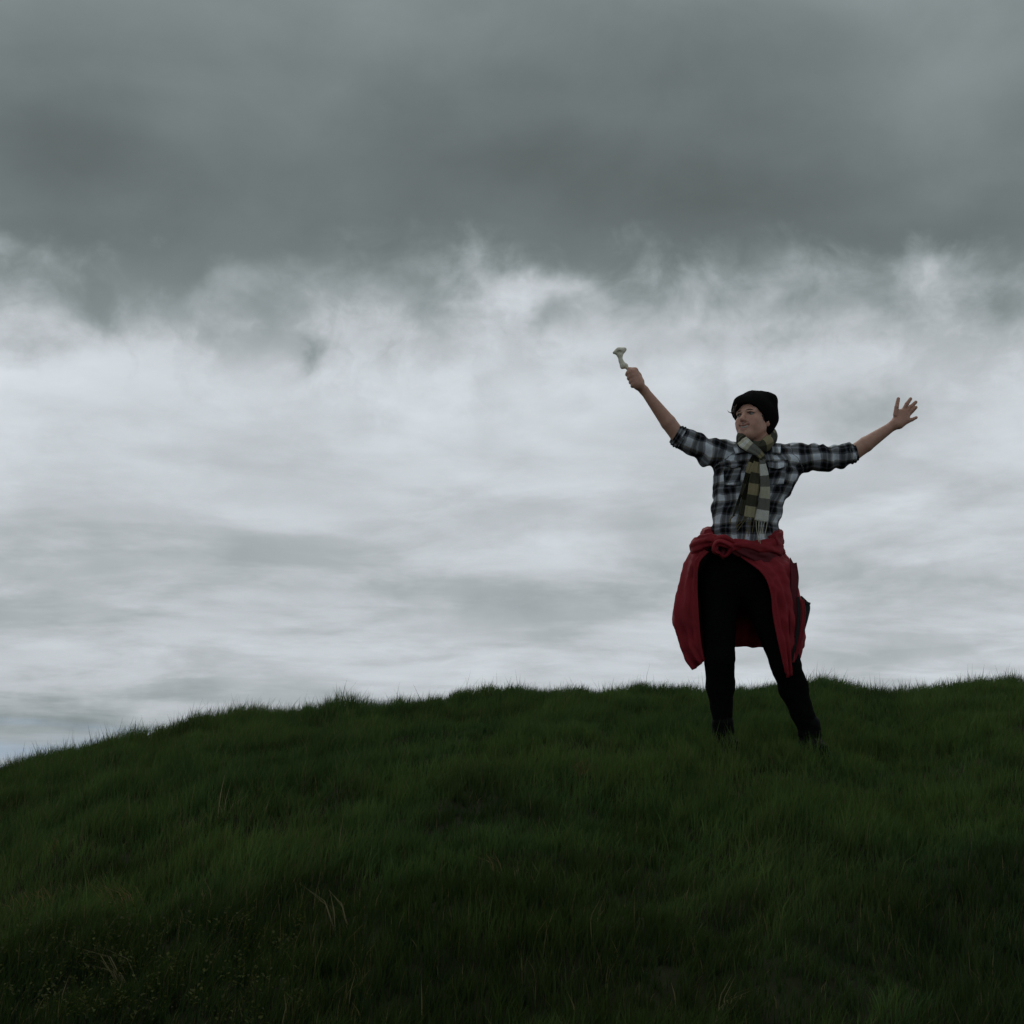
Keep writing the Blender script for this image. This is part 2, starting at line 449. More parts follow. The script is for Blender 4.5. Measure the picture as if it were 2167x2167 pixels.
def build_hill():
    g = Graph((m := bpy.data.materials.new('turf_soil')).use_nodes or m.node_tree) if False else None
    m = bpy.data.materials.new('turf_soil'); m.use_nodes = True; g = Graph(m.node_tree)
    b = m.node_tree.nodes['Principled BSDF']; b.inputs['Roughness'].default_value = 0.95; b.inputs['Specular IOR Level'].default_value = 0.1
    co = g.node('ShaderNodeTexCoord').outputs['Object']
    n1 = g.noise(co, 3.0, 6, 0.65); n2 = g.noise(co, 45.0, 4, 0.6)
    c = g.ramp(g.add(g.mul(n1, 0.6), g.mul(n2, 0.4)), ((0.32, (0.014, 0.014, 0.007)), (0.5, (0.018, 0.022, 0.008)), (0.68, (0.026, 0.032, 0.011))))
    g.put(b.inputs['Base Color'], c)
    # one sheet: fine near the crest, coarser to the horizon
    def axis(lo, hi, step, far, grow):
        a = list(np.arange(lo, hi + 1e-6, step)); s = step
        while a[-1] < far: s *= grow; a.append(a[-1] + s)
        s = step; bl = []
        v = lo
        while v > -far: s *= grow; v -= s; bl.append(v)
        return np.array(bl[::-1] + a)
    xs = axis(-6.5, 6.5, 0.06, 3000, 1.13); ys = axis(1.5, 13, 0.06, 3000, 1.13)
    X, Y = np.meshgrid(xs, ys, indexing='ij')
    V = np.stack([X, Y, ground(X, Y)], -1).reshape(-1, 3)
    o = mesh_obj('hill', V, grid_faces(len(xs), len(ys)), m)
    tag(o, kind='structure')
build_hill()

# ------------------------------------------------------------------ grass
def grass_material():
    m = bpy.data.materials.new('grass_blades'); m.use_nodes = True; nt = m.node_tree; g = Graph(nt)
    nt.nodes.remove(nt.nodes['Principled BSDF'])
    at = g.node('ShaderNodeAttribute', attribute_name='tone').outputs['Color']
    d = g.node('ShaderNodeBsdfDiffuse'); g.put(d.inputs[0], at)
    t = g.node('ShaderNodeBsdfTranslucent'); g.put(t.inputs[0], g.mix(0.5, at, (0.065, 0.110, 0.020)))
    gl = g.node('ShaderNodeBsdfGlossy'); gl.inputs['Roughness'].default_value = 0.5; gl.inputs[0].default_value = (0.8, 0.9, 0.9, 1)
    s1 = g.node('ShaderNodeMixShader'); s1.inputs[0].default_value = 0.28
    nt.links.new(d.outputs[0], s1.inputs[1]); nt.links.new(t.outputs[0], s1.inputs[2])
    s2 = g.node('ShaderNodeMixShader'); s2.inputs[0].default_value = 0.010
    nt.links.new(s1.outputs[0], s2.inputs[1]); nt.links.new(gl.outputs[0], s2.inputs[2])
    nt.links.new(s2.outputs[0], nt.nodes['Material Output'].inputs[0])
    return m
GRASS = grass_material()

def blades(root, H, Wd, lean, az, tone, bend=0.5):
    """mesh arrays of two-piece tapering blades; lean is a horizontal vector (share of the height)"""
    n = len(root); up = np.array([0, 0, 1.0])
    side = np.stack([np.cos(az), np.sin(az), np.zeros(n)], 1) * (Wd / 2)[:, None]
    l3 = np.concatenate([lean, np.zeros((n, 1))], 1) * H[:, None]
    ln = np.linalg.norm(lean, axis=1)
    mid = root + up * (H * 0.52)[:, None] + l3 * 0.30
    tip = root + up * (H * np.clip(1 - 0.28 * ln ** 1.5, 0.25, 1))[:, None] + l3
    V = np.stack([root - side, root + side, mid + side * 0.85, mid - side * 0.85, tip], 1).reshape(-1, 3)
    b = np.arange(n)[:, None] * 5
    T = np.concatenate([b + np.array([0, 1, 2]), b + np.array([0, 2, 3]), b + np.array([3, 2, 4])]).astype(np.int32)
    C = np.repeat(np.concatenate([tone, np.ones((n, 1))], 1), 5, axis=0)
    return V, T, C

def scatter(y0, y1, dens):
    A = 0.45 * (y1 ** 2 - y0 ** 2) + 2.4 * (y1 - y0); n = int(A * dens)
    y = np.sqrt(rng.uniform((y0 + 1.333) ** 2, (y1 + 1.333) ** 2, n)) - 1.333
    hw = 0.45 * y + 1.2
    return rng.uniform(-1, 1, n) * hw, y

FEET = []
def build_grass():
    px, py = [], []
    for y0, y1, dn in ((2.7, 5.2, 11000), (5.2, 8.2, 10500), (8.2, 10.6, 10500), (10.6, 13.5, 1500)):
        a, b = scatter(y0, y1, dn); px.append(a); py.append(b)
    x = np.concatenate(px); y = np.concatenate(py)
    # gather blades into tufts
    P = np.stack([x, y, np.zeros_like(x)], -1)
    jx = (fbm(P * 16, 41, 2) - 0.5); jy = (fbm(P * 16 + 9.3, 51, 2) - 0.5)
    x = x + jx * 0.09; y = y + jy * 0.09
    n = len(x); P = np.stack([x, y, np.zeros_like(x)], -1)
    z = ground(x, y)
    tuft = fbm(P * 3.3 + 1.7, 61, 3); patch = fbm(P * 1.1 + 4.2, 71, 2); small = fbm(P * 11, 81, 2)
    H = (0.036 + 0.072 * np.clip((tuft - 0.25) / 0.5, 0, 1) + 0.075 * (small - 0.4)) * rng.uniform(0.55, 1.25, n)
    H *= np.where(x / y < -0.05, 1.12, 1.0) * np.where(y < 4.6, 1.0, 1.0)
    H += sum(0.085 * np.exp(-(((x - fx) / 0.13) ** 2 + ((y - 6.30) / 0.13) ** 2)) for fx in (0.975, 1.385)) * rng.uniform(0.3, 1.1, n)
    H += sum(hh * np.exp(-(((x - tx) / tr) ** 2 + ((y - 8.9) / 0.5) ** 2)) for tx, tr, hh in ((0.03, 0.10, 0.07), (-1.06, 0.13, 0.05), (-2.42, 0.05, 0.09), (-1.75, 0.25, 0.05), (2.95, 0.3, 0.03), (1.62, 0.2, 0.03), (-3.05, 0.08, 0.06))) * rng.uniform(0.2, 1.1, n)
    long = rng.random(n) < 0.03
    H = np.where(long, H * 1.45, H).clip(0.02, 0.24)
    Wd = rng.uniform(0.0020, 0.0042, n)
    wa = (fbm(P * 0.9 + 2, 91, 2) - 0.5) * 5 - 0.4
    ra = rng.uniform(0, 2 * np.pi, n); rs = rng.uniform(0.05, 0.55, n)
    ls = 0.10 + 0.35 * np.clip(tuft - 0.35, 0, 1) + 0.10 * (y < 4.8)
    lean = np.stack([np.cos(wa) * ls + np.cos(ra) * rs, np.sin(wa) * ls * 0.5 + np.sin(ra) * rs], 1)
    az = rng.uniform(0, np.pi, n)
    hue = np.clip(0.5 + 1.2 * (patch - 0.5) + 0.9 * (small - 0.5) + rng.normal(0, 0.22, n), 0, 1)[:, None]
    tone = np.array([[0.029, 0.066, 0.021]]) * (1 - hue) + np.array([[0.076, 0.116, 0.029]]) * hue
    tone = tone * rng.uniform(0.95, 1.6, (n, 1)) * (0.72 + 0.6 * fbm(P * 6.5 + 5.5, 121, 2))[:, None]
    patch_shade = np.clip((fbm(P * 2.2 + 11.3, 111, 3) - 0.43 + 0.22 * np.clip((5.0 - y) / 1.3, -0.5, 1)) * 4.5, 0, 1)[:, None]  # random darker turf patches, plus foreground shade painted into blades nearer the camera
    tone = tone * (1 - 0.62 * patch_shade)
    old = rng.random(n) < (0.025 + 0.10 * np.clip(patch - 0.55, 0, 1) + 0.05 * (x / y < -0.1))
    tone[old] = np.array([[0.16, 0.13, 0.065]]) * rng.uniform(0.5, 1.2, (old.sum(), 1))
    root = np.stack([x, y, z - 0.004], 1)
    sets = [blades(root, H, Wd, lean, az, tone)]
    # thin flowering stems standing above the turf along the brow
    m = 1500
    sx = rng.uniform(-5.2, 6, m); sy = rng.uniform(5.5, 10.3, m)
    keep = (sx < -0.3) | (rng.random(m) < 0.16); sx, sy = sx[keep], sy[keep]; m = len(sx)
    Hs = rng.uniform(0.10, 0.22, m); 
    r2 = np.stack([sx, sy, ground(sx, sy)], 1)
    sets.append(blades(r2, Hs, rng.uniform(0.002, 0.0034, m), rng.normal(0, 0.16, (m, 2)) + np.array([-0.06, 0]), rng.uniform(0, np.pi, m),
                       np.array([[0.075, 0.075, 0.03]]) * rng.uniform(0.5, 1.3, (m, 1))))
    V, T, C, k = [], [], [], 0
    for v, t, c in sets:
        V.append(v); T.append(t + k); C.append(c); k += len(v)
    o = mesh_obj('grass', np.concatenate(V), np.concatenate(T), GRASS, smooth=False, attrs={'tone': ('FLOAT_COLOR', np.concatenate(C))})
    tag(o, 'short dark green turf covering the hillside', 'grass', kind='stuff')
build_grass()

def ground_at(px, py):
    """where the ray through a photograph pixel meets the turf"""
    ds = np.linspace(2.5, 9.6, 1500)
    pts = np.array([W(px, py, d - YP) for d in ds])
    below = pts[:, 2] < ground(pts[:, 0], pts[:, 1]) + 0.03
    i = int(np.argmax(below)) if below.any() else len(ds) - 1
    p = pts[i]; p[2] = ground(p[:1], p[1:2])[0]
    return p

def build_straw():
    tufts = [  # photo x, y, blades, height, lean x, spread, label
        (468, 1730, 5, 0.17, 0.05, 0.28, 'pair of tall pale bent grass stalks standing alone on the left slope'),
        (265, 1925, 26, 0.13, -0.75, 0.25, 'reddish straw tuft leaning left above the yellowish leaves near the lower left'),
        (80, 1905, 34, 0.10, -0.3, 0.5, 'wide brownish dry tuft at the left edge of the hillside'),
        (728, 1945, 7, 0.16, -0.55, 0.2, 'slanting pale straw stalk with a flat broken end left of centre'),
        (1093, 1850, 5, 0.07, -0.1, 0.2, 'small upright whitish straw blade on the slope below centre'),
        (1050, 1835, 9, 0.09, -0.6, 0.25, 'small brown bent straw wisp beside the upright whitish blade'),
        (1225, 1625, 36, 0.07, 0.3, 0.8, 'flattened brown dry grass in the dark hollow to the left of the person'),
        (1300, 1615, 40, 0.08, -0.2, 0.8, 'pale tangled straw at the right end of the dark hollow by the person'),
        (1087, 1656, 9, 0.06, 0.0, 0.6, 'tiny pale straw star left of the dark hollow'),
        (120, 1793, 8, 0.08, -0.6, 0.2, 'small reddish straw wisp on the far left of the slope'),
        (270, 2075, 14, 0.16, -1.1, 0.15, 'long flat pale straw bundle lying among the yellowish leaves'),
        (1520, 2140, 10, 0.12, 0.7, 0.25, 'pale green bent straws at the bottom edge below the person'),
    ]
    for k, (px, py, n, h, lx, sp, label) in enumerate(tufts):
        p = ground_at(px, py); r = np.random.default_rng(100 + k)
        w = (0.015 + 0.02 * (n > 20)) * (0.35 if k in (4, 6) else 1)
        root = np.stack([r.normal(0, w * (2.2 if n > 30 else 1), n), r.normal(0, w, n), np.zeros(n)], 1)
        root[:, 2] = ground(p[0] + root[:, 0], p[1] + root[:, 1]) - p[2]
        lean = np.stack([lx + r.normal(0, sp, n), r.normal(-0.1, sp * 0.7, n)], 1)
        tone = np.array([[0.26, 0.215, 0.13]]) * r.uniform(0.55, 1.25, (n, 1)) * (np.array([[1.1, 0.85, 0.7]]) if 'brown' in label or 'reddish' in label else 1)
        H = h * r.uniform(0.6, 1.15, n)
        if k == 0: H = np.array([0.21, 0.18, 0.14, 0.09, 0.08]); lean = np.array([[0.12, 0], [0.18, 0], [0.75, 0], [-0.3, 0], [0.4, 0]])
        v, t, c = blades(root, H, r.uniform(0.0022, 0.0042, n), lean, r.uniform(-0.5, 0.5, n), tone)
        o = mesh_obj('dead_grass_tuft', v, t, GRASS, smooth=False, attrs={'tone': ('FLOAT_COLOR', c)})
        o.location = p
        tag(o, label, 'grass tuft', 'dead grass tufts on the hillside')
    # yellowish small-leaved weeds in the lower left corner
    r = np.random.default_rng(77); V, T, C, k = [], [], [], 0
    spots = [(r.uniform(0, 640), r.uniform(1955, 2190)) for _ in range(190)] + [(r.normal(215, 60), r.normal(2080, 50)) for _ in range(50)]
    for px, py in spots:
        p = ground_at(px, py); hgt = r.uniform(0.05, 0.13); nl = r.integers(5, 12)
        for q in range(nl):
            a = r.uniform(0, 6.28); u = np.array([math.cos(a), math.sin(a), r.uniform(0.1, 0.9)]); u /= np.linalg.norm(u)
            s = np.cross(u, [0, 0, 1]); s /= np.linalg.norm(s); l = r.uniform(0.007, 0.017); wd = l * 0.3
            b = p + np.array([0, 0, hgt * r.uniform(0.5, 1.0)]) + np.array([r.normal(0, 0.008), r.normal(0, 0.008), 0])
            nn = np.cross(s, u)
            V += [b, b + u * l * 0.5 + s * wd + nn * 0.002, b + u * l, b + u * l * 0.5 - s * wd + nn * 0.002]
            T += [(k, k + 1, k + 2), (k, k + 2, k + 3)]; k += 4
            tn = np.array([0.058, 0.066, 0.012]) * r.uniform(0.4, 1.2); C += [list(tn) + [1]] * 4
    o = mesh_obj('weeds', np.array(V), np.array(T), GRASS, smooth=False, attrs={'tone': ('FLOAT_COLOR', np.array(C))})
    tag(o, 'low yellowish small leaved weeds growing in the grass at the lower left', 'weeds', kind='stuff')
build_straw()

# ------------------------------------------------------------------ materials of the person
def attr_col_mat(name, attr, rough, spec, sss=0.0, bump=0.0, bscale=300, mottled=0.12):
    m = bpy.data.materials.new(name); m.use_nodes = True; g = Graph(m.node_tree)
    b = m.node_tree.nodes['Principled BSDF']; b.inputs['Roughness'].default_value = rough; b.inputs['Specular IOR Level'].default_value = spec
    a = g.node('ShaderNodeAttribute', attribute_name=attr).outputs['Color']
    co = g.node('ShaderNodeTexCoord').outputs['Object']
    n = g.noise(co, 60, 5, 0.6)
    dk = g.node('ShaderNodeMix', data_type='RGBA', blend_type='MULTIPLY'); dk.inputs[0].default_value = 1.0
    g.put(dk.inputs[6], a); g.put(dk.inputs[7], g.ramp(n, ((0.3, (1 - mottled, 1 - mottled * 1.4, 1 - mottled * 1.3)), (0.7, (1.0, 1.0, 1.0)))))
    g.put(b.inputs['Base Color'], dk.outputs[2])
    if sss:
        b.inputs['Subsurface Weight'].default_value = sss; b.inputs['Subsurface Radius'].default_value = (0.012, 0.005, 0.003); b.inputs['Subsurface Scale'].default_value = 0.5
    if bump:
        bn = g.node('ShaderNodeBump'); bn.inputs['Strength'].default_value = bump; bn.inputs['Distance'].default_value = 0.002
        g.put(bn.inputs['Height'], g.noise(co, bscale, 3, 0.6)); g.put(b.inputs['Normal'], bn.outputs[0])
    return m
SKIN = attr_col_mat('skin', 'tint', 0.5, 0.35, 0.12, 0.15, 260)
def plaid_material():
    m = bpy.data.materials.new('plaid_flannel'); m.use_nodes = True; g = Graph(m.node_tree)
    b = m.node_tree.nodes['Principled BSDF']; b.inputs['Roughness'].default_value = 0.95; b.inputs['Specular IOR Level'].default_value = 0.12
    at = g.node('ShaderNodeAttribute', attribute_name='weave').outputs['Vector']
    u, v, _ = g.sep(at)
    co = g.node('ShaderNodeTexCoord').outputs['Object']
    wob = g.mul(g.sub(g.noise(co, 11, 3), 0.5), 0.034)
    white, grey, black = (0.88, 0.92, 0.98), (0.20, 0.21, 0.245), (0.014, 0.015, 0.018)
    tan_ = (0.34, 0.30, 0.22)
    def stripes(c, per, ph):
        t = g.m('FRACT', g.add(g.m('DIVIDE', g.add(c, wob), per), ph))
        return g.ramp(t, ((0.0, white), (0.27, white), (0.31, grey), (0.37, grey), (0.40, black), (0.59, black), (0.62, grey), (0.68, grey), (0.71, black), (0.83, black), (0.86, grey), (0.93, tan_), (0.97, white)))
    cu, cv = stripes(u, 0.084, 0.13), stripes(v, 0.096, 0.30)
    avg = g.mix(0.5, cu, cv)
    pr = g.node('ShaderNodeMix', data_type='RGBA', blend_type='MULTIPLY'); pr.inputs[0].default_value = 1.0
    g.put(pr.inputs[6], cu); g.put(pr.inputs[7], cv)
    base = g.mix(0.62, avg, pr.outputs[2])
    mul = g.node('ShaderNodeMix', data_type='RGBA', blend_type='MULTIPLY'); mul.inputs[0].default_value = 0.0
    g.put(mul.inputs[6], base); g.put(mul.inputs[7], g.mix(0.5, cu, cv))
    fz = g.noise(co, 320, 3, 0.7)
    mm = g.node('ShaderNodeMix', data_type='RGBA', blend_type='MULTIPLY'); mm.inputs[0].default_value = 1.0
    g.put(mm.inputs[6], mul.outputs[2]); g.put(mm.inputs[7], g.ramp(fz, ((0.3, 0.72), (0.7, 1.0))))
    g.put(b.inputs['Base Color'], mm.outputs[2])
    bn = g.node('ShaderNodeBump'); bn.inputs['Strength'].default_value = 0.35; bn.inputs['Distance'].default_value = 0.006
    g.put(bn.inputs['Height'], g.noise(co, 38, 4, 0.6)); g.put(b.inputs['Normal'], bn.outputs[0])
    return m
PLAID = plaid_material()
def check_material(name, cols, across=None):
    """woven checks: colours along the strip, darker side stripe across it"""
    m = bpy.data.materials.new(name); m.use_nodes = True; g = Graph(m.node_tree)
    b = m.node_tree.nodes['Principled BSDF']; b.inputs['Roughness'].default_value = 0.95; b.inputs['Specular IOR Level'].default_value = 0.1
    u, v, _ = g.sep(g.node('ShaderNodeAttribute', attribute_name='weave').outputs['Vector'])
    k = len(cols)
    c = g.ramp(v, [(i / k, col) for i, col in enumerate(cols)], 'CONSTANT')
    if across:
        c2 = g.ramp(u, across, 'CONSTANT')
        mx = g.node('ShaderNodeMix', data_type='RGBA', blend_type='MULTIPLY'); mx.inputs[0].default_value = 1; g.put(mx.inputs[6], c); g.put(mx.inputs[7], c2); c = mx.outputs[2]
    co = g.node('ShaderNodeTexCoord').outputs['Object']
    mm = g.node('ShaderNodeMix', data_type='RGBA', blend_type='MULTIPLY'); mm.inputs[0].default_value = 1.0
    g.put(mm.inputs[6], c); g.put(mm.inputs[7], g.ramp(g.noise(co, 260, 3, 0.7), ((0.3, 0.7), (0.7, 1.0))))
    g.put(b.inputs['Base Color'], mm.outputs[2])
    return m
DENIM = mat_basic('black_denim', (0.0042, 0.0042, 0.0046), 0.95, 0.05, 0.3, 60, 0.2, 60)
BOOT = mat_basic('black_leather', (0.0035, 0.0035, 0.004), 0.75, 0.1, 0.3, 40, 0.2, 90)
KNIT = mat_basic('black_knit', (0.0055, 0.0052, 0.0052), 1.0, 0.08, 0.3, 120, 0.5, 320)
RED = mat_basic('red_shell_fabric', (0.250, 0.018, 0.027), 0.75, 0.22, 0.16, 9, 0.55, 34)
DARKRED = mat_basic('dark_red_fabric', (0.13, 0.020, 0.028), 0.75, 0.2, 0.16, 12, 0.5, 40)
TRIM = mat_basic('black_trim', (0.010, 0.012, 0.013), 0.7, 0.3)
TEAL = mat_basic('dark_teal_lining', (0.016, 0.030, 0.034), 0.75, 0.3)
HAIR = mat_basic('brown_hair', (0.030, 0.020, 0.014), 0.6, 0.4, 0.4, 90)
EYEW = mat_basic('eye_white', (0.26, 0.24, 0.23), 0.3, 0.5, 0.02)
BROW = mat_basic('brow_hair', (0.10, 0.062, 0.045), 0.7, 0.3)
IRIS = mat_basic('iris', (0.03, 0.035, 0.03), 0.2, 0.5, 0.2)
TEETH = mat_basic('teeth', (0.46, 0.43, 0.38), 0.35, 0.5, 0.05)
STEEL = mat_basic('steel', (0.75, 0.75, 0.76), 0.2, 0.5, 0.02, metal=1.0)
BONE = mat_basic('dry_bone', (0.80, 0.76, 0.63), 0.6, 0.3, 0.14, 25, 0.06, 90)
WHITEB = mat_basic('pale_button', (0.6, 0.62, 0.66), 0.4, 0.5, 0.05)

# ------------------------------------------------------------------ the person
ROOT = W(1612, 1572, 0.0); ROOT[2] = ground(np.array([ROOT[0]]), np.array([ROOT[1]]))[0]
person = bpy.data.objects.new('person', None); person.location = ROOT; COL.objects.link(person)
tag(person, 'person with arms raised wide in black beanie, plaid shirt and red jacket round the waist', 'person')
def part(name, V, F, mat, parent=None, **kw):
    return mesh_obj(name, V, F, mat, parent or person, ROOT, **kw)

# head frame
YAW, TILT = R(39), R(5)
HC = W(1594.5, 887, -0.03)
hs = np.array([math.cos(YAW), -math.sin(YAW), 0]); hf0 = np.array([-math.sin(YAW), -math.cos(YAW), 0]); hu0 = np.array([0, 0, 1.0])
hf = hf0 * math.cos(TILT) + hu0 * math.sin(TILT); hu = hu0 * math.cos(TILT) - hf0 * math.sin(TILT)
AX = np.stack([hs, hf, hu])
def H3(s, f, u): return HC + hs * s + hf * f + hu * u
def hell(c, r): return ellipsoid(H3(*c), r, AX)
def hcap(a, b, ra, rb=None): return capsule(H3(*a), H3(*b), ra, rb)

# joints
SH_R, EL_R, WR_R = W(1552, 963, 0.0), W(1434, 920, -0.04), W(1363, 826, -0.10)
SH_L, EL_L, WR_L = W(1664, 964, 0.0), W(1808, 957, -0.01), W(1895, 897, -0.05)
NECK = W(1606, 952, 0.02)
HIP_R, KN_R, AN_R = W(1522, 1228, 0.0), W(1523, 1402, -0.04), W(1530, 1543, 0.0)
HIP_L, KN_L, AN_L = W(1602, 1228, 0.0), W(1664, 1410, -0.03), W(1714, 1548, 0.0)

def build_body():
    lo = W(1290, 1600, 0) - np.array([0.02, 0, 0]); hi = W(1950, 800, 0)
    lo[1] = YP - 0.30; hi[1] = YP + 0.24; lo[2] = ROOT[2] - 0.02; hi[2] = W(1338, 762, -0.115)[2]
    Fd = Field(lo, hi, 0.0032); A = Fd.add
    # head
    A(hell((0, -0.012, 0.022), (0.073, 0.092, 0.086)), 0.02)
    A(hell((0, 0.026, -0.032), (0.060, 0.060, 0.078)), 0.03)
    A(hell((0, 0.032, -0.072), (0.047, 0.047, 0.040)), 0.03)
    for sg in (-1, 1):
        A(hcap((sg * 0.047, 0.004, -0.055), (sg * 0.014, 0.060, -0.094), 0.017, 0.017), 0.03)
        A(hcap((sg * 0.039, 0.058, -0.034), (sg * 0.033, 0.063, -0.050), 0.021, 0.020), 0.025)
        A(hcap((sg * 0.046, 0.062, 0.019), (sg * 0.010, 0.083, 0.016), 0.009), 0.015)
        A(hell((sg * 0.072, -0.010, -0.016), (0.010, 0.018, 0.030)), 0.008)
    A(hcap((-0.007, 0.068, -0.096), (0.007, 0.068, -0.096), 0.0185), 0.025)
    for sg in (-1, 1):
        Fd.cut(hell((sg * 0.031, 0.097, 0.001), (0.020, 0.019, 0.010)), 0.012)
    A(hcap((0, 0.083, 0.004), (0, 0.108, -0.032), 0.0070, 0.0112), 0.012)
    for sg in (-1, 1): A(hcap((sg * 0.0105, 0.093, -0.035), (sg * 0.010, 0.097, -0.036), 0.0068), 0.008)
    for sg in (-1, 1): A(hcap((sg * 0.018, 0.0865, 0.0105), (sg * 0.046, 0.073, 0.0075), 0.0052), 0.006)   # upper lids
    A(hcap((0, 0.099, -0.034), (0, 0.0885, -0.054), 0.0075, 0.0085), 0.008)
    # smiling mouth: lips round an open slit
    arc = lambda s, u0, rise: (s, 0.0895 - 15 * s * s, u0 + rise * s * s)
    for u0, rr, ri in ((-0.0595, 0.0038, 16), (-0.0800, 0.0056, 34)):
        ss = (-0.027, -0.0135, 0, 0.0135, 0.027)
        for a, b in zip(ss[:-1], ss[1:]):
            A(hcap(arc(a, u0, ri), arc(b, u0, ri), rr), 0.006)
    for a, b in ((-0.023, -0.011), (-0.011, 0.011), (0.011, 0.023)):
        Fd.cut(hcap((a, 0.094 - 15 * a * a, -0.0695 + 22 * a * a), (b, 0.094 - 15 * b * b, -0.0695 + 22 * b * b), 0.0062 if abs(a) < 0.012 and abs(b) < 0.012 else 0.0050), 0.003)
    # neck, trunk
    A(hcap((0, -0.022, -0.06), (0, -0.030, -0.12), 0.050, 0.050), 0.02)
    A(capsule(H3(0, -0.03, -0.11), NECK, 0.050, 0.056), 0.02)
    A(capsule(NECK, W(1600, 1030, 0.01), 0.07, 0.085), 0.05)
    A(capsule(W(1600, 1030, 0.01), W(1570, 1190, 0.01), 0.085, 0.085), 0.05)
    for sh, el, wr in ((SH_R, EL_R, WR_R), (SH_L, EL_L, WR_L)):
        A(capsule(NECK + np.array([0, 0, -0.05]), sh, 0.045, 0.036), 0.02)
        mid = W(1502, 958, -0.012) if sh is SH_R else W(1738, 971, -0.003)
        A(capsule(sh, mid, 0.036, 0.038), 0.01); A(capsule(mid, el, 0.038, 0.0365), 0.01)
        m = el * 0.72 + wr * 0.28
        A(capsule(el, m, 0.0370, 0.0365), 0.006)
        A(capsule(m, wr, 0.0365, 0.0205), 0.006)
    for hp, kn, an in ((HIP_R, KN_R, AN_R), (HIP_L, KN_L, AN_L)):
        A(capsule(hp, kn, 0.075, 0.048), 0.05); A(capsule(kn, an, 0.048, 0.026), 0.02)
        A(capsule(an, an + np.array([0.0, -0.008, -0.045]), 0.024, 0.018), 0.01)
    # her left hand: open, palm to the camera
    def p(x, y, d): return W(x, y, d)
    dz = -0.05
    pal = [((1899, 892), (1912, 872), 0.019, 0.018), ((1902, 897), (1918, 879), 0.018, 0.017), ((1904, 899), (1919, 889), 0.018, 0.016), ((1897, 888), (1902, 873), 0.017, 0.016)]
    A(capsule(WR_L, p(1903, 892, dz), 0.0225, 0.018), 0.02)
    for a, b, r1, r2 in pal: A(capsule(p(*a, dz), p(*b, dz - 0.005), r1, r2), 0.012)
    fing = [((1895, 878, dz - 0.012), (1897.5, 861, dz - 0.02), (1901, 844, dz - 0.02), 0.0118, 0.0086),
            ((1912, 869, dz - 0.004), (1919, 855, dz - 0.012), (1927, 844, dz - 0.014), 0.0110, 0.0082),
            ((1919, 871, dz - 0.004), (1929, 860, dz - 0.014), (1938, 851, dz - 0.018), 0.0110, 0.0082),
            ((1922, 878, dz - 0.004), (1931, 869, dz - 0.014), (1938.5, 862, dz - 0.024), 0.0106, 0.0079),
            ((1920, 892, dz - 0.002), (1930, 888, dz - 0.010), (1939, 883.5, dz - 0.016), 0.0097, 0.0073)]
    for a, m, b, r1, r2 in fing:
        A(capsule(p(*a), p(*m), r1, (r1 + r2) / 2), 0.005); A(capsule(p(*m), p(*b), (r1 + r2) / 2, r2), 0.003)
    # her right hand: closed round the end of the bone, back of the hand to the camera
    a0, a1 = W(1334, 786, -0.115), W(1350, 822, -0.115)
    ax = unit(a1 - a0); cam_dir = np.array([0, -1.0, 0]); left = unit(np.cross(ax, cam_dir)); left = left if left[0] < 0 else -left
    cdir = unit(np.cross(left, ax)); cdir = cdir if cdir[1] < 0 else -cdir
    def ring(t, ph, r): return a0 + (a1 - a0) * t + r * (math.cos(ph) * left + math.sin(ph) * cdir)
    L = np.linalg.norm(a1 - a0)
    A(capsule(WR_R, ring(0.75, R(110), 0.010), 0.0215, 0.0235), 0.01)
    A(capsule(ring(0.85, R(120), 0.012), ring(0.12, R(80), 0.015), 0.023, 0.0195), 0.012)
    A(capsule(ring(0.80, R(150), 0.016), ring(0.16, R(140), 0.017), 0.021, 0.0175), 0.012)
    for i, t in enumerate((0.08, 0.31, 0.54, 0.76)):
        rr = (0.0098, 0.0102, 0.0098, 0.0088)[i]; R0 = 0.0180
        pts = [ring(t, R(a), R0 + e) for a, e in ((88, 0.004), (38, 0.004), (-15, 0.001), (-75, -0.003), (-130, -0.006))]
        for q, (u, v) in enumerate(zip(pts[:-1], pts[1:])): A(capsule(u, v, rr, rr * 0.96), 0.009 if q == 0 else 0.005)
    th = [ring(0.72, R(170), 0.028), ring(0.35, R(190), 0.030), ring(0.05, R(160), 0.024), ring(-0.10, R(80), 0.016)]
    for u, v, r1, r2 in zip(th[:-1], th[1:], (0.014, 0.0125, 0.0115), (0.0125, 0.0115, 0.009)): A(capsule(u, v, r1, r2), 0.008)
    V, Fc = Fd.mesh()
    # colour of the skin: redder lips, nose, cheeks and hands
    q = (V - HC) @ AX.T
    base = np.tile(np.array([0.64, 0.375, 0.285]), (len(V), 1))
    def blend(w, c):
        nonlocal base
        base = base * (1 - w[:, None]) + np.array(c) * w[:, None]
    gs = lambda c, r: np.exp(-(((q - np.array(c)) / np.array(r)) ** 2).sum(1))
    blend(0.55 * gs((0, 0.105, -0.035), (0.014, 0.02, 0.016)), (0.54, 0.22, 0.19))
    for sg in (-1, 1): blend(0.40 * gs((sg * 0.042, 0.07, -0.035), (0.022, 0.04, 0.022)), (0.54, 0.25, 0.20))
    lip = (np.abs(q[:, 0]) < 0.027) & (q[:, 1] > 0.07) & (np.abs(q[:, 2] - 24 * q[:, 0] ** 2 + 0.0697) < 0.0148)
    blend(lip * 0.5, (0.42, 0.17, 0.155))
    blend(0.5 * np.exp(-((V - W(1345, 800, -0.12)) ** 2).sum(1) / 0.03 ** 2), (0.50, 0.27, 0.21))
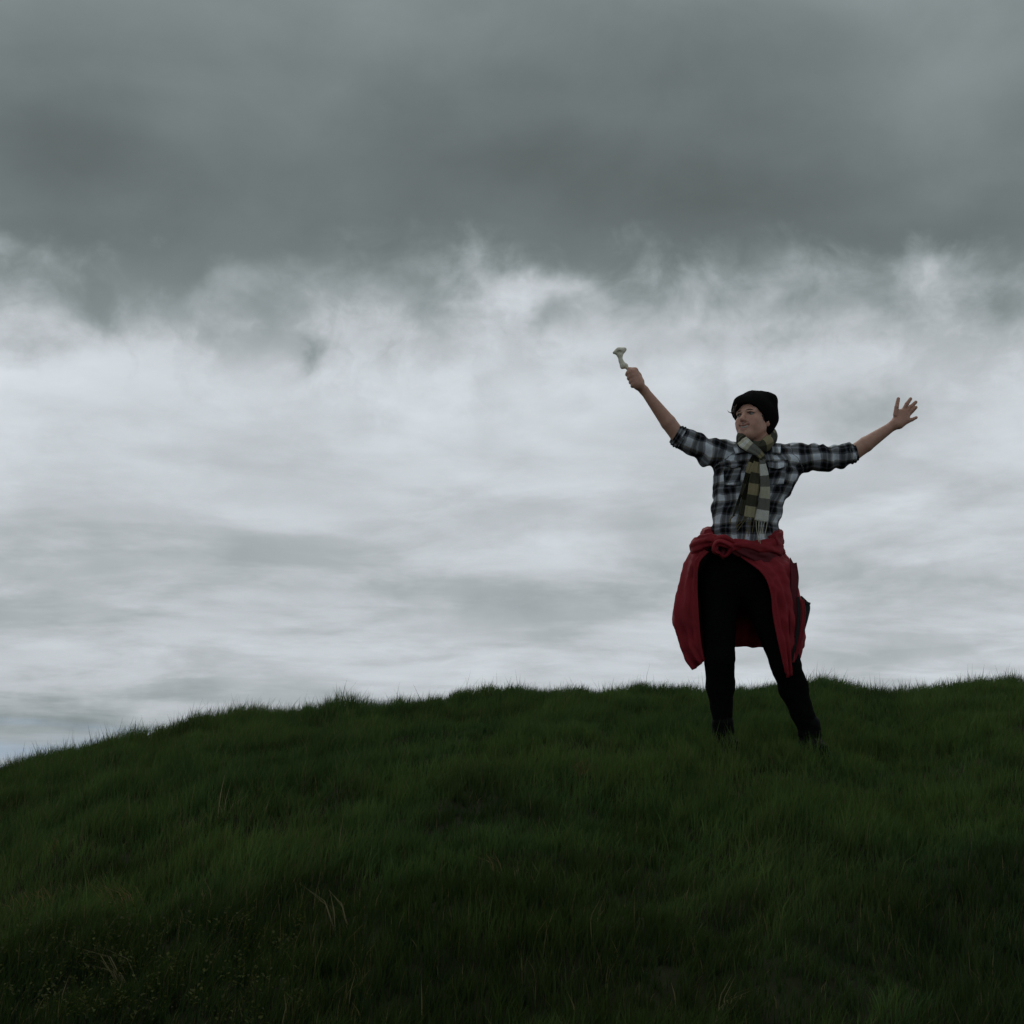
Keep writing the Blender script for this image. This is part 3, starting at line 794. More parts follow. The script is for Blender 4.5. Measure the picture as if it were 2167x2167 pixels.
    blend(0.45 * np.exp(-((V - W(1918, 872, -0.05)) ** 2).sum(1) / 0.04 ** 2), (0.55, 0.29, 0.225))
    tint = np.concatenate([base, np.ones((len(V), 1))], 1)
    o = part('body', V, Fc, SKIN, attrs={'tint': ('FLOAT_COLOR', tint)})
    # eyes, brows, teeth, ring
    for sg in (-1, 1):
        c = H3(sg * 0.031, 0.0705, 0.0005)
        V, Fc = ball(c, 0.0118, 14, 10); e = part('eye', V, Fc, EYEW)
        gz = unit(hf * 1 - hs * 0.25)
        V, Fc = ball(c + gz * 0.0072, 0.0057, 10, 8); part('iris', V, Fc, IRIS, e)
        C = catmull([H3(sg * 0.013, 0.0905, 0.0150), H3(sg * 0.030, 0.0865, 0.0185), H3(sg * 0.050, 0.066, 0.0140)], 14)
        V, Fc, _ = sweep(C, np.linspace(0.003, 0.0016, 14), np.linspace(0.0030, 0.0014, 14), hu, 8); part('eyebrow', V, Fc, BROW)
        C = catmull([H3(sg * 0.018, 0.0845, 0.0035), H3(sg * 0.031, 0.0870, 0.0060), H3(sg * 0.046, 0.0740, 0.0020)], 12)
        V, Fc, _ = sweep(C, 0.0019, 0.0017, hu, 6); part('eyelash', V, Fc, HAIR)
    C = catmull([H3(-0.021, 0.0810, -0.0590), H3(-0.011, 0.0865, -0.0645), H3(0, 0.0885, -0.0665), H3(0.011, 0.0865, -0.0645), H3(0.021, 0.0810, -0.0590)], 20)
    V, Fc, _ = ribbon(C, 0.0085, 0.003, hu, 5); part('teeth', V, Fc, TEETH)
    t = np.linspace(0.2, 2 * np.pi - 0.2, 24); c = H3(0.001, 0.101, -0.0465)
    C = c + 0.0042 * (np.sin(t)[:, None] * hs + np.cos(t)[:, None] * hu)
    V, Fc, _ = sweep(C, 0.0006, 0.0006, hf, 6); rg = part('nose_ring', V, Fc, STEEL)
    V, Fc = ball(c - hu * 0.0042 - hs * 0.0025, 0.0018, 8, 6); part('bead', V, Fc, STEEL, rg)
    return a0, a1

def ball(c, r, n=14, m=10):
    th = np.linspace(0, np.pi, m + 1)[1:-1]; ph = np.linspace(0, 2 * np.pi, n, endpoint=False)
    V = [np.array(c) + r * np.array([0, 0, 1.0])]
    for t in th:
        for q in ph: V.append(np.array(c) + r * np.array([math.sin(t) * math.cos(q), math.sin(t) * math.sin(q), math.cos(t)]))
    V.append(np.array(c) - r * np.array([0, 0, 1.0]))
    F = []
    for j in range(n):
        F.append((0, 1 + j, 1 + (j + 1) % n))
        for i in range(m - 2): a = 1 + i * n; F.append((a + j, a + n + j, a + n + (j + 1) % n, a + (j + 1) % n))
        a = 1 + (m - 2) * n; F.append((a + j, len(V) - 1, a + (j + 1) % n))
    return np.array(V), F
GRIP = build_body()

def build_hat_hair():
    lo = HC - 0.19; hi = HC + 0.19
    Fd = Field(lo, hi, 0.0034)
    Fd.add(hell((-0.002, -0.010, 0.034), (0.089, 0.108, 0.096)), 0.02)
    Fd.add(hcap((-0.050, 0.045, 0.040), (-0.040, 0.060, 0.070), 0.033, 0.026), 0.04)
    Fd.add(hell((0.006, -0.042, -0.005), (0.080, 0.066, 0.080)), 0.04)
    Fd.add(hcap((-0.005, -0.01, 0.090), (0.034, -0.055, 0.108), 0.050, 0.034), 0.04)
    Fd.add(hcap((0.026, -0.045, 0.105), (0.058, -0.084, 0.126), 0.036, 0.012), 0.03)
    Fd.add(hcap((0.056, -0.075, 0.095), (0.052, -0.065, 0.02), 0.022, 0.033), 0.04)
    # rim: forehead high, dropping behind the ears
    sl, P = Fd.block(lo, hi, 0)
    q = (P - HC) @ AX.T
    rim = 0.052 - 0.62 * np.clip(0.075 - q[..., 1], 0, 0.16) - 0.9 * np.clip(0.03 - q[..., 1], 0, 0.05) - 0.12 * np.clip(np.abs(q[..., 0]) - 0.02, 0, 0.06) * 4
    rim = np.maximum(rim, -0.078)
    wob = 0.0022 * np.sin(q[..., 0] * 160) * 0
    knit = 0.0012 * np.sin(np.arctan2(q[..., 0], -q[..., 1]) * 46)
    inner = hell((0, -0.012, 0.022), (0.0725, 0.0915, 0.0855))(P)
    cutp = (rim - q[..., 2]) * 0.82
    Fd.F[sl] = np.maximum(Fd.F[sl] + knit + wob, -smin(-(cutp), np.full_like(cutp, 1.0), 0.001))
    Fd.F[sl] = -smin(-Fd.F[sl], inner + 0.0, 0.002)
    V, Fc = Fd.mesh(); part('beanie', V, Fc, KNIT)
    # hair showing below the rim at temples and nape
    Fh = Field(lo, hi, 0.0036)
    Fh.add(hell((0, -0.016, 0.016), (0.0815, 0.094, 0.094)), 0.01)
    sl, P = Fh.block(lo, hi, 0); q = (P - HC) @ AX.T
    front = q[..., 1] - (0.034 + 0.9 * np.clip(q[..., 2] - 0.0, 0, 0.06)) + 0.006 * np.sin(q[..., 2] * 300)
    low = -0.056 - q[..., 2] - 0.010 * np.sin(q[..., 1] * 200) * 0.5
    earside = 0.022 - np.sqrt((q[..., 1] + 0.006) ** 2 + (q[..., 2] + 0.038) ** 2)
    Fh.F[sl] = np.maximum(np.maximum(Fh.F[sl], front), np.maximum(np.maximum(low, earside), q[..., 2] - 0.06))
    V, Fc = Fh.mesh(); hr = part('hair', V, Fc, HAIR)
    # wisps blown forward on the far temple
    Vs, Fs, k = [], [], 0
    for a, b, c, r in (((1553, 866), (1549, 874.5), (1539, 869), 0.0042), ((1554, 860), (1551, 872), (1541, 872.5), 0.0030), ((1557, 862), (1553, 876), (1556, 884), 0.0028), ((1560, 855), (1555, 866), (1556, 876), 0.003)):
        C = catmull([W(*a, -0.075), W(*b, -0.085), W(*c, -0.09)], 10)
        v, f, _ = sweep(C, np.linspace(r, 0.0007, 10), np.linspace(r, 0.0007, 10), (0, 1, 0.1), 6)
        Vs.append(v); Fs += [tuple(i + k for i in q) for q in f]; k += len(v)
    part('hair_wisp', np.concatenate(Vs), Fs, HAIR, hr)
build_hat_hair()

# ------------------------------------------------------------------ shirt
TORSO = np.array([  # photo y, left, right, half depth
    (938, 1574, 1632, 0.052), (948, 1550, 1662, 0.075), (960, 1537, 1676, 0.092), (980, 1522, 1690, 0.108), (1003, 1511.5, 1697, 0.120), (1022, 1509.5, 1686, 0.124), (1048, 1510.5, 1668, 0.118),
    (1080, 1509.5, 1655, 0.110), (1112, 1507, 1644, 0.108), (1150, 1503, 1648, 0.112), (1175, 1499, 1651, 0.115)], float)
_tz = np.array([W(0.5 * (l + r), y, 0)[2] for y, l, r, b in TORSO])[::-1]
_tc = np.array([W(0.5 * (l + r), y, 0)[0] for y, l, r, b in TORSO])[::-1]
_ta = np.array([0.5 * (W(r, y, 0)[0] - W(l, y, 0)[0]) for y, l, r, b in TORSO])[::-1]
_tb = TORSO[::-1, 3]
def torso_sdf(P):
    z = P[..., 2]; c = np.interp(z, _tz, _tc); a = np.interp(z, _tz, _ta); b = np.interp(z, _tz, _tb)
    dx = np.abs(P[..., 0] - c) / a; dy = np.abs(P[..., 1] - YP - 0.005) / b
    r = (dx ** 2.5 + dy ** 2.5) ** (1 / 2.5)
    d = (r - 1) * np.minimum(a, b) * 0.95
    return np.maximum(d, np.maximum(z - _tz[-1], _tz[0] - z))
SLV = {'r': [(W(1560, 965, 0), 0.060), (W(1535, 963, 0), 0.063), (W(1502, 957, -0.012), 0.063), (W(1462, 938, -0.028), 0.058), (W(1440, 926, -0.036), 0.050)],
       'l': [(W(1655, 966, 0), 0.062), (W(1690, 969, 0), 0.066), (W(1738, 971, -0.003), 0.060), (W(1778, 967, -0.006), 0.053), (W(1800, 960, -0.009), 0.048)]}
def sleeve_sdf(P, key):
    d = None
    for (a, ra), (b, rb) in zip(SLV[key][:-1], SLV[key][1:]):
        e = capsule(a, b, ra, rb)(P); d = e if d is None else smin(d, e, 0.02)
    return d
def wrinkles(P):
    x, y, z = P[..., 0], P[..., 1], P[..., 2]
    Q = np.stack([x * 9 + z * 3, y * 6, z * 20 - x * 6], -1)
    Q2 = np.stack([x * 30, y * 18, z * 30 + x * 14], -1)
    return 0.018 * (fbm(Q, 201, 2) - 0.5) + 0.012 * (vnoise(Q2, 221) - 0.5)
def arm_folds(P, key):
    t = 0
    a, b = SLV[key][0][0], SLV[key][-1][0]; u = unit(b - a); s = ((P - a.astype(np.float32)) @ u.astype(np.float32))
    return 0.0032 * np.sin(s * 95 + 9 * fbm(P * 14, 231, 1)) * np.clip((s - 0.03) / 0.1, 0, 1)
def shirt_sdf(P):
    P = P.astype(np.float32)
    t = torso_sdf(P); r = sleeve_sdf(P, 'r') + arm_folds(P, 'r'); l = sleeve_sdf(P, 'l') + arm_folds(P, 'l')
    return smin(smin(t, r, 0.035), l, 0.035) + wrinkles(P)

def build_shirt():
    lo = W(1418, 1176, 0); hi = W(1822, 915, 0); lo[1] = YP - 0.19; hi[1] = YP + 0.19; hi[2] += 0.02
    h = 0.0042
    Fd = Field(lo, hi, h)
    sl, P = Fd.block(lo, hi, 0); Fd.F[sl] = shirt_sdf(P)
    # open ends: cut the sleeves square at the cuffs
    for k in 'rl':
        a, b = SLV[k][-2][0], SLV[k][-1][0]; u = unit(b - a).astype(np.float32)
        cut = (P - b.astype(np.float32)) @ u - 0.012
        near = np.linalg.norm(P - b.astype(np.float32), axis=-1) < 0.12
        Fd.F[sl] = np.where(near, np.maximum(Fd.F[sl], cut), Fd.F[sl])
    V, Fc = Fd.mesh()
    def weave(V):
        V = V.astype(np.float32)
        t = torso_sdf(V); r = sleeve_sdf(V, 'r'); l = sleeve_sdf(V, 'l')
        c = np.interp(V[:, 2], _tz, _tc)
        uv = np.zeros((len(V), 3), np.float32)
        uv[:, 0] = np.arctan2(V[:, 0] - c, -(V[:, 1] - YP)) * 0.15; uv[:, 1] = V[:, 2]
        for k, d in (('r', r), ('l', l)):
            a, b = SLV[k][0][0], SLV[k][-1][0]; ax = unit(b - a); hgt = np.array([0, 0, 1.0]); hgt -= ax * hgt.dot(ax); hgt = unit(hgt)
            q = V - a; s = q @ ax; sel = (d < t) & (s > (0.02 if k == 'r' else 0.035))
            ang = np.arctan2(q @ hgt, -(q[:, 1]))
            uv[sel, 0] = (ang * 0.058)[sel] + 0.02; uv[sel, 1] = (s + 0.6)[sel]
        return uv
    shirt = part('shirt', V, Fc, PLAID, attrs={'weave': ('FLOAT_VECTOR', weave(V))})
    # rolled cuffs
    for k, ends in (('r', (W(1445, 929, -0.035), W(1428, 918.5, -0.042))), ('l', (W(1789, 963, -0.008), W(1812, 957, -0.012)))):
        a, b = ends; n = 16; C = np.linspace(a, b, n); u = np.linspace(0, 1, n)
        R0 = 0.0515 if k == 'r' else 0.0455
        prof = R0 + 0.005 * np.sin(u * np.pi) - 0.004 * u + 0.0022 * np.sin(u * 19)
        C2 = np.concatenate([C, C[::-1][1:9]]); prof = np.concatenate([prof, (prof - 0.007)[::-1][1:9]])
        seg = 36; V, Fc, uv = sweep_keep(C2, prof, seg, 0.05 if k == 'r' else 0.06, 303 + ord(k), unit(b - a))
        uv[:, 0] *= 0.36; uv[:, 1] = uv[:, 1] * 0.13 + 0.35
        part('cuff', V, Fc, PLAID, shirt, attrs={'weave': ('FLOAT_VECTOR', uv)})
    # breast pockets with flaps, laid on the chest
    def patch(name, quad, off, n=14, m=12, seed=0, scal=0.0, parent=None, uvs=(0, 0)):
        P00, P10, P11, P01 = [np.array(q, float) for q in quad]
        ds = np.linspace(-0.24, 0.06, 160)
        V = []
        for i in range(n):
            for j in range(m):
                u, v = i / (n - 1), j / (m - 1)
                p = P00 * (1 - u) * (1 - v) + P10 * u * (1 - v) + P11 * u * v + P01 * (1 - u) * v
                if scal: p[1] += scal * v * (1 - abs(2 * u - 1)) 
                line = np.array([W(p[0], p[1], d) for d in ds]); s = shirt_sdf(line)
                k = int(np.argmax(s < 0)) if (s < 0).any() else 80
                q = line[k].copy(); q[1] -= off * (0.4 + 0.6 * v) + 0.002
                V.append(q)
        V = np.array(V); F = grid_faces(n, m)
        uv = np.zeros((2 * len(V), 3), np.float32); c = np.interp(V[:, 2], _tz, _tc)
        uv[:len(V), 0] = (V[:, 0] - c) * 1.0 + uvs[0]; uv[:len(V), 1] = V[:, 2] + uvs[1]; uv[len(V):] = uv[:len(V)]
        k = len(V); bk = V + np.array([0, 0.006, 0])
        e = np.concatenate([np.arange(m), m - 1 + m * np.arange(1, n), k - 1 - np.arange(1, m), k - m - m * np.arange(1, n - 1)]); e2 = np.roll(e, -1)
        Fa = np.concatenate([F, F[:, ::-1] + k, np.stack([e2, e, e + k, e2 + k], 1)])
        return part(name, np.concatenate([V, bk]), Fa, PLAID, parent or shirt, attrs={'weave': ('FLOAT_VECTOR', uv)})
    patch('pocket', ((1531, 988), (1568, 990), (1566, 1028), (1532, 1026)), 0.003, uvs=(0.03, 0.04))
    patch('pocket_flap', ((1529, 973), (1570, 976), (1569, 988), (1530, 986)), 0.010, scal=5, uvs=(0.05, 0.0))
    patch('pocket', ((1627, 990), (1664, 987), (1658, 1024), (1626, 1027)), 0.003, uvs=(0.06, 0.03))
    patch('pocket_flap', ((1624, 978), (1668, 974), (1666, 987), (1625, 990)), 0.010, scal=5, uvs=(0.0, 0.05))
    # collar points
    for quad, sd in ((((1550, 944), (1572, 935), (1580, 958), (1556, 962)), 1), (((1632, 938), (1652, 939), (1650, 962), (1634, 963)), 2)):
        patch('collar', quad, 0.016, 8, 8, uvs=(0.04 * sd, 0.06))
    return shirt

def sweep_keep(C, prof, seg, rough, seed, axis):
    """ring loft round a straight axis (points may double back for a turned-in edge)"""
    ax = np.asarray(axis); A = unit(np.cross(ax, (0, 0, 1))); B = np.cross(A, ax)
    th = np.linspace(0, 2 * np.pi, seg, endpoint=False) + np.pi / 2
    V = C[:, None] + prof[:, None, None] * (np.cos(th)[None, :, None] * A + np.sin(th)[None, :, None] * B)
    nz = fbm(V * 42, seed, 2) - 0.5
    V = V + (V - C[:, None]) * (nz * rough * 2)[..., None]
    n = len(C); uv = np.zeros((n * seg, 3), np.float32)
    uv[:, 0] = np.tile(np.linspace(0, 1, seg, endpoint=False), n); uv[:, 1] = np.repeat(np.linspace(0, 1, n), seg)
    return V.reshape(-1, 3), grid_faces(n, seg, True), uv
SHIRT = build_shirt()

# ------------------------------------------------------------------ trousers and boots
def build_trousers():
    lo = W(1455, 1560, 0); hi = W(1760, 1130, 0); lo[1] = YP - 0.19; hi[1] = YP + 0.19
    Fd = Field(lo, hi, 0.0045); A = Fd.add
    A(ellipsoid(W(1568, 1190, 0.01), (0.178, 0.125, 0.13)), 0.04)
    A(ellipsoid(W(1562, 1232, 0.015), (0.180, 0.122, 0.10)), 0.05)
    for hp, kn, an, r0, r1, rc, r2 in ((HIP_R, KN_R, AN_R, 0.094, 0.064, 0.062, 0.045), (HIP_L, KN_L, AN_L, 0.096, 0.065, 0.062, 0.045)):
        mid = kn * 0.68 + an * 0.32 + np.array([0, 0.02, 0])
        A(capsule(hp, kn, r0, r1), 0.05); A(capsule(kn, mid, r1, rc), 0.03); A(capsule(mid, an, rc, r2), 0.03); A(capsule(an, an + np.array([0, -0.005, -0.028]), r2, r2 + 0.008), 0.02)
    sl, P = Fd.block(lo, hi, 0)
    Q = np.stack([P[..., 0] * 8, P[..., 1] * 8, P[..., 2] * 26 + P[..., 0] * 8], -1)
    kz = np.exp(-((P[..., 2] - KN_R[2]) / 0.10) ** 2) + 1.2 * np.exp(-((P[..., 2] - AN_R[2] - 0.03) / 0.06) ** 2) + 0.5
    Fd.F[sl] += 0.011 * (fbm(Q, 401, 2) - 0.5) * kz
    V, Fc = Fd.mesh(); part('trousers', V, Fc, DENIM)
    for an, tx in ((AN_R, 0.03), (AN_L, 0.02)):
        gz = ground(np.array([an[0]]), np.array([an[1] - 0.05]))[0]
        base = np.array([an[0], an[1], gz + 0.035])
        lo2 = base + np.array([-0.12, -0.26, -0.06]); hi2 = base + np.array([0.14, 0.12, 0.22])
        Fb = Field(lo2, hi2, 0.005)
        Fb.add(capsule(an + np.array([0, 0, 0.03]), base + np.array([0, 0.01, 0.03]), 0.049, 0.050), 0.02)
        Fb.add(capsule(base + np.array([0, 0.025, 0.0]), base + np.array([tx * 0.6, -0.08, 0.0]), 0.045, 0.042), 0.03)
        Fb.add(capsule(base + np.array([tx * 0.6, -0.08, -0.004]), base + np.array([tx, -0.135, -0.012]), 0.043, 0.036), 0.02)
        sl, P = Fb.block(lo2, hi2, 0)
        Fb.F[sl] = np.maximum(Fb.F[sl], (base[2] - 0.036) - P[..., 2])
        V, Fc = Fb.mesh(); b = part('boot', V, Fc, BOOT)
        C = catmull([base + np.array(c) for c in ((-0.046, 0.03, -0.026), (-0.044, -0.08, -0.026), (tx - 0.034, -0.14, -0.026), (tx + 0.025, -0.16, -0.026), (tx + 0.046, -0.10, -0.026), (0.046, 0.03, -0.026), (0, 0.075, -0.026), (-0.046, 0.03, -0.026))], 40)[:-1]
        V, Fc, _ = sweep(C, 0.006, 0.012, (0, 0, 1), 8, closed=True); part('sole', V, Fc, TRIM, b)
build_trousers()

# ------------------------------------------------------------------ red jacket knotted round the waist
def build_jacket():
    cols = [  # control columns from the front left edge round the back to the front right edge; rows downwards
        [(1500, 1168, -0.135), (1480, 1192, -0.115), (1476, 1235, -0.105), (1479, 1300, -0.085), (1484, 1360, -0.065), (1492, 1397, -0.050)],
        [(1482, 1160, -0.10), (1466, 1190, -0.095), (1458, 1240, -0.085), (1455, 1310, -0.070), (1464, 1370, -0.055), (1480, 1408, -0.045)],
        [(1466, 1160, -0.02), (1455, 1195, -0.010), (1440, 1245, 0.000), (1428, 1310, 0.005), (1443, 1370, 0.010), (1466, 1417, 0.000)],
        [(1480, 1150, 0.10), (1468, 1190, 0.125), (1455, 1245, 0.150), (1452, 1300, 0.165), (1470, 1350, 0.160), (1492, 1388, 0.140)],
        [(1528, 1140, 0.135), (1524, 1185, 0.165), (1522, 1240, 0.190), (1524, 1290, 0.205), (1532, 1335, 0.205), (1540, 1369, 0.200)],
        [(1575, 1136, 0.140), (1578, 1185, 0.170), (1580, 1240, 0.195), (1580, 1290, 0.210), (1583, 1335, 0.210), (1585, 1370, 0.205)],
        [(1615, 1140, 0.130), (1622, 1185, 0.160), (1628, 1240, 0.185), (1630, 1290, 0.200), (1633, 1335, 0.200), (1634, 1371, 0.190)],
        [(1642, 1145, 0.08), (1662, 1190, 0.10), (1676, 1240, 0.115), (1684, 1300, 0.125), (1684, 1350, 0.12), (1676, 1385, 0.10)],
        [(1650, 1160, 0.00), (1674, 1192, 0.005), (1686, 1240, 0.005), (1697, 1310, 0.010), (1692, 1365, 0.010), (1680, 1408, 0.005)],
        [(1640, 1172, -0.08), (1660, 1200, -0.09), (1672, 1245, -0.100), (1680, 1310, -0.105), (1680, 1370, -0.105), (1674, 1422, -0.10)],
        [(1606, 1178, -0.135), (1636, 1212, -0.135), (1650, 1250, -0.140), (1657, 1310, -0.145), (1664, 1370, -0.140), (1669, 1434, -0.125)],
        [(1566, 1178, -0.150), (1612, 1213, -0.155), (1630, 1252, -0.155), (1636, 1305, -0.155), (1648, 1365, -0.150), (1662, 1425, -0.130)]]
    G = np.array([[W(*p) for p in c] for c in cols])          # columns x rows
    n, m = 150, 60
    a = np.stack([catmull(G[:, r], n) for r in range(G.shape[1])], 1)
    V = np.stack([catmull(a[i], m) for i in range(n)], 0)
    du = np.gradient(V, axis=0); dv = np.gradient(V, axis=1); N = np.cross(du, dv); N /= np.linalg.norm(N, axis=-1, keepdims=True) + 1e-9
    i = np.linspace(0, 1, n)[:, None]; j = np.linspace(0, 1, m)[None]
    edge = np.minimum(1, np.minimum(i, 1 - i) * 14)
    Q = np.stack([np.broadcast_to(i * 16, (n, m)), np.broadcast_to(j * 2.6, (n, m)), np.zeros((n, m))], -1)
    Q2 = np.stack([np.broadcast_to(i * 30 + j * 6, (n, m)), np.broadcast_to(j * 10, (n, m)), np.zeros((n, m))], -1)
    fold = 0.045 * (fbm(Q, 501, 2) - 0.5) * (0.3 + 0.7 * j) + 0.024 * (fbm(Q2, 521, 2) - 0.5) + 0.013 * np.sin(i * 95 + 5 * j + 4 * fbm(Q, 541, 1)) * j
    V = V + N * (fold * edge)[..., None]
    k = n * m; V = V.reshape(-1, 3); F = grid_faces(n, m); Nn = N.reshape(-1, 3) * 0.005
    e = np.concatenate([np.arange(m), m - 1 + m * np.arange(1, n), k - 1 - np.arange(1, m), k - m - m * np.arange(1, n - 1)]); e2 = np.roll(e, -1)
    Fa = np.concatenate([F, F[:, ::-1] + k, np.stack([e2, e, e + k, e2 + k], 1)])
    jk = part('jacket', np.concatenate([V + Nn / 2, V - Nn / 2]), Fa, RED)
    # gathered waist: the bunched top of the jacket and the two sleeves brought forward
    def tube(name, pts, ra, rb, n=60, mat=RED, closed=False, rough=0.13, hint=(0, 0, 1), seed=7, seg=32):
        C = catmull([W(*p) for p in pts], n + (1 if closed else 0))
        if closed: C = C[:-1]
        f = (lambda r: np.interp(np.linspace(0, 1, len(C)), np.linspace(0, 1, len(r)), r) if np.ndim(r) else np.full(len(C), r))
        V, Fc, _ = sweep(C, f(ra), f(rb), hint, seg, closed, rough, seed, True, 0.85)
        return part(name, V, Fc, mat, jk)
    tube('waist_gather', [(1500, 1136, -0.105), (1497, 1136, 0.03), (1535, 1128, 0.125), (1590, 1126, 0.125), (1640, 1134, 0.06), (1646, 1138, -0.03), (1634, 1146, -0.10)], 0.030, [0.036, 0.045, 0.04, 0.04, 0.046, 0.042, 0.03], 70, seed=71)
    tube('sleeve', [(1470, 1164, -0.02), (1474, 1156, -0.075), (1490, 1146, -0.115), (1508, 1141, -0.145), (1524, 1146, -0.165), (1534, 1156, -0.172)], [0.028, 0.030, 0.030, 0.029, 0.026, 0.022], [0.040, 0.042, 0.036, 0.030, 0.026, 0.022], 50, seed=72, rough=0.16)
    tube('sleeve', [(1650, 1162, 0.0), (1646, 1162, -0.06), (1624, 1160, -0.115), (1596, 1158, -0.140), (1570, 1154, -0.155), (1552, 1154, -0.165), (1540, 1160, -0.172)], [0.026, 0.028, 0.028, 0.027, 0.024, 0.022, 0.02], [0.036, 0.040, 0.040, 0.036, 0.030, 0.024, 0.02], 60, seed=73, rough=0.16)
    tube('sleeve', [(1640, 1180, -0.07), (1618, 1177, -0.122), (1592, 1173, -0.140), (1566, 1166, -0.150), (1548, 1160, -0.160)], [0.02, 0.022, 0.022, 0.02, 0.016], [0.026, 0.032, 0.03, 0.024, 0.018], 40, DARKRED, seed=74, rough=0.18)
    # the knot: a fat loop seen end on, its dark eye and the tongue of cloth inside
    th = np.linspace(0, 2 * np.pi, 41)[:-1]
    C = np.array([W(1529 + 16.5 * math.cos(t) + 2.5 * math.sin(2 * t), 1163 - 14.5 * math.sin(t) - 2 * math.cos(3 * t), -0.182 - 0.016 * math.sin(t)) for t in th])
    V, Fc, _ = sweep(C, 0.0125 + 0.005 * np.sin(th), 0.021 + 0.004 * np.cos(th * 2), (0, 1, 0), 28, True, 0.14, 75, True, 0.9); part('knot', V, Fc, RED, jk)
    tube('knot_tongue', [(1531, 1158, -0.150), (1530, 1167, -0.165), (1530, 1176, -0.172), (1531, 1183, -0.160)], [0.014, 0.013, 0.012, 0.004], [0.010, 0.010, 0.009, 0.004], 20, DARKRED, seed=76)
    tube('knot_fold', [(1506, 1156, -0.15), (1516, 1143, -0.170), (1532, 1139, -0.175), (1548, 1146, -0.172), (1556, 1156, -0.16)], [0.010, 0.014, 0.015, 0.014, 0.010], [0.012, 0.016, 0.017, 0.015, 0.012], 30, seed=77)
    # storm flap, zip tapes, and the dark-lined flap showing at her left side
    def strip(name, pts, w, mat, thick=0.005, side=(1, 0, 0), curl=0.1, ripple=0.002, n=40, seed=3):
        C = catmull([W(*p) for p in pts], n)
        ww = np.interp(np.linspace(0, 1, n), np.linspace(0, 1, len(w)), w) if np.ndim(w) else w
        V, Fc, _ = ribbon(C, ww, thick, side, 8, curl, ripple, seed); return part(name, V, Fc, mat, jk)
    strip('side_flap', [(1679, 1191, -0.06), (1682, 1222, -0.075), (1681, 1256, -0.085), (1683, 1300, -0.095), (1681, 1350, -0.10)], [0.030, 0.036, 0.032, 0.024, 0.012], DARKRED, seed=11)
    strip('flap_corner', [(1672, 1180, -0.035), (1675, 1190, -0.04), (1679, 1204, -0.05)], [0.002, 0.012, 0.022], DARKRED, n=14)
    strip('zip_tape', [(1689, 1263, -0.095), (1691, 1300, -0.105), (1687, 1345, -0.110), (1678, 1385, -0.115), (1673, 1410, -0.115)], [0.012, 0.014, 0.013, 0.010, 0.005], TRIM, seed=12)
    strip('front_edge', [(1698, 1269, -0.075), (1701, 1300, -0.085), (1695, 1345, -0.090), (1685, 1385, -0.09), (1676, 1412, -0.09)], [0.016, 0.020, 0.018, 0.014, 0.006], RED, seed=13)
    strip('front_seam', [(1671, 1290, -0.135), (1671, 1340, -0.135), (1670, 1390, -0.13), (1670, 1428, -0.12)], [0.004, 0.005, 0.005, 0.003], DARKRED, seed=15)
    strip('lining_flap', [(1694, 1262, -0.030), (1704, 1283, -0.035), (1702, 1306, -0.040), (1695, 1342, -0.040), (1688, 1385, -0.035)], [0.012, 0.046, 0.038, 0.026, 0.012], TEAL, seed=14)
    strip('lining_corner', [(1699, 1270, -0.033), (1708, 1276, -0.036), (1715, 1278, -0.038)], [0.016, 0.014, 0.010], TEAL, side=(0, 0, 1), n=14)
build_jacket()

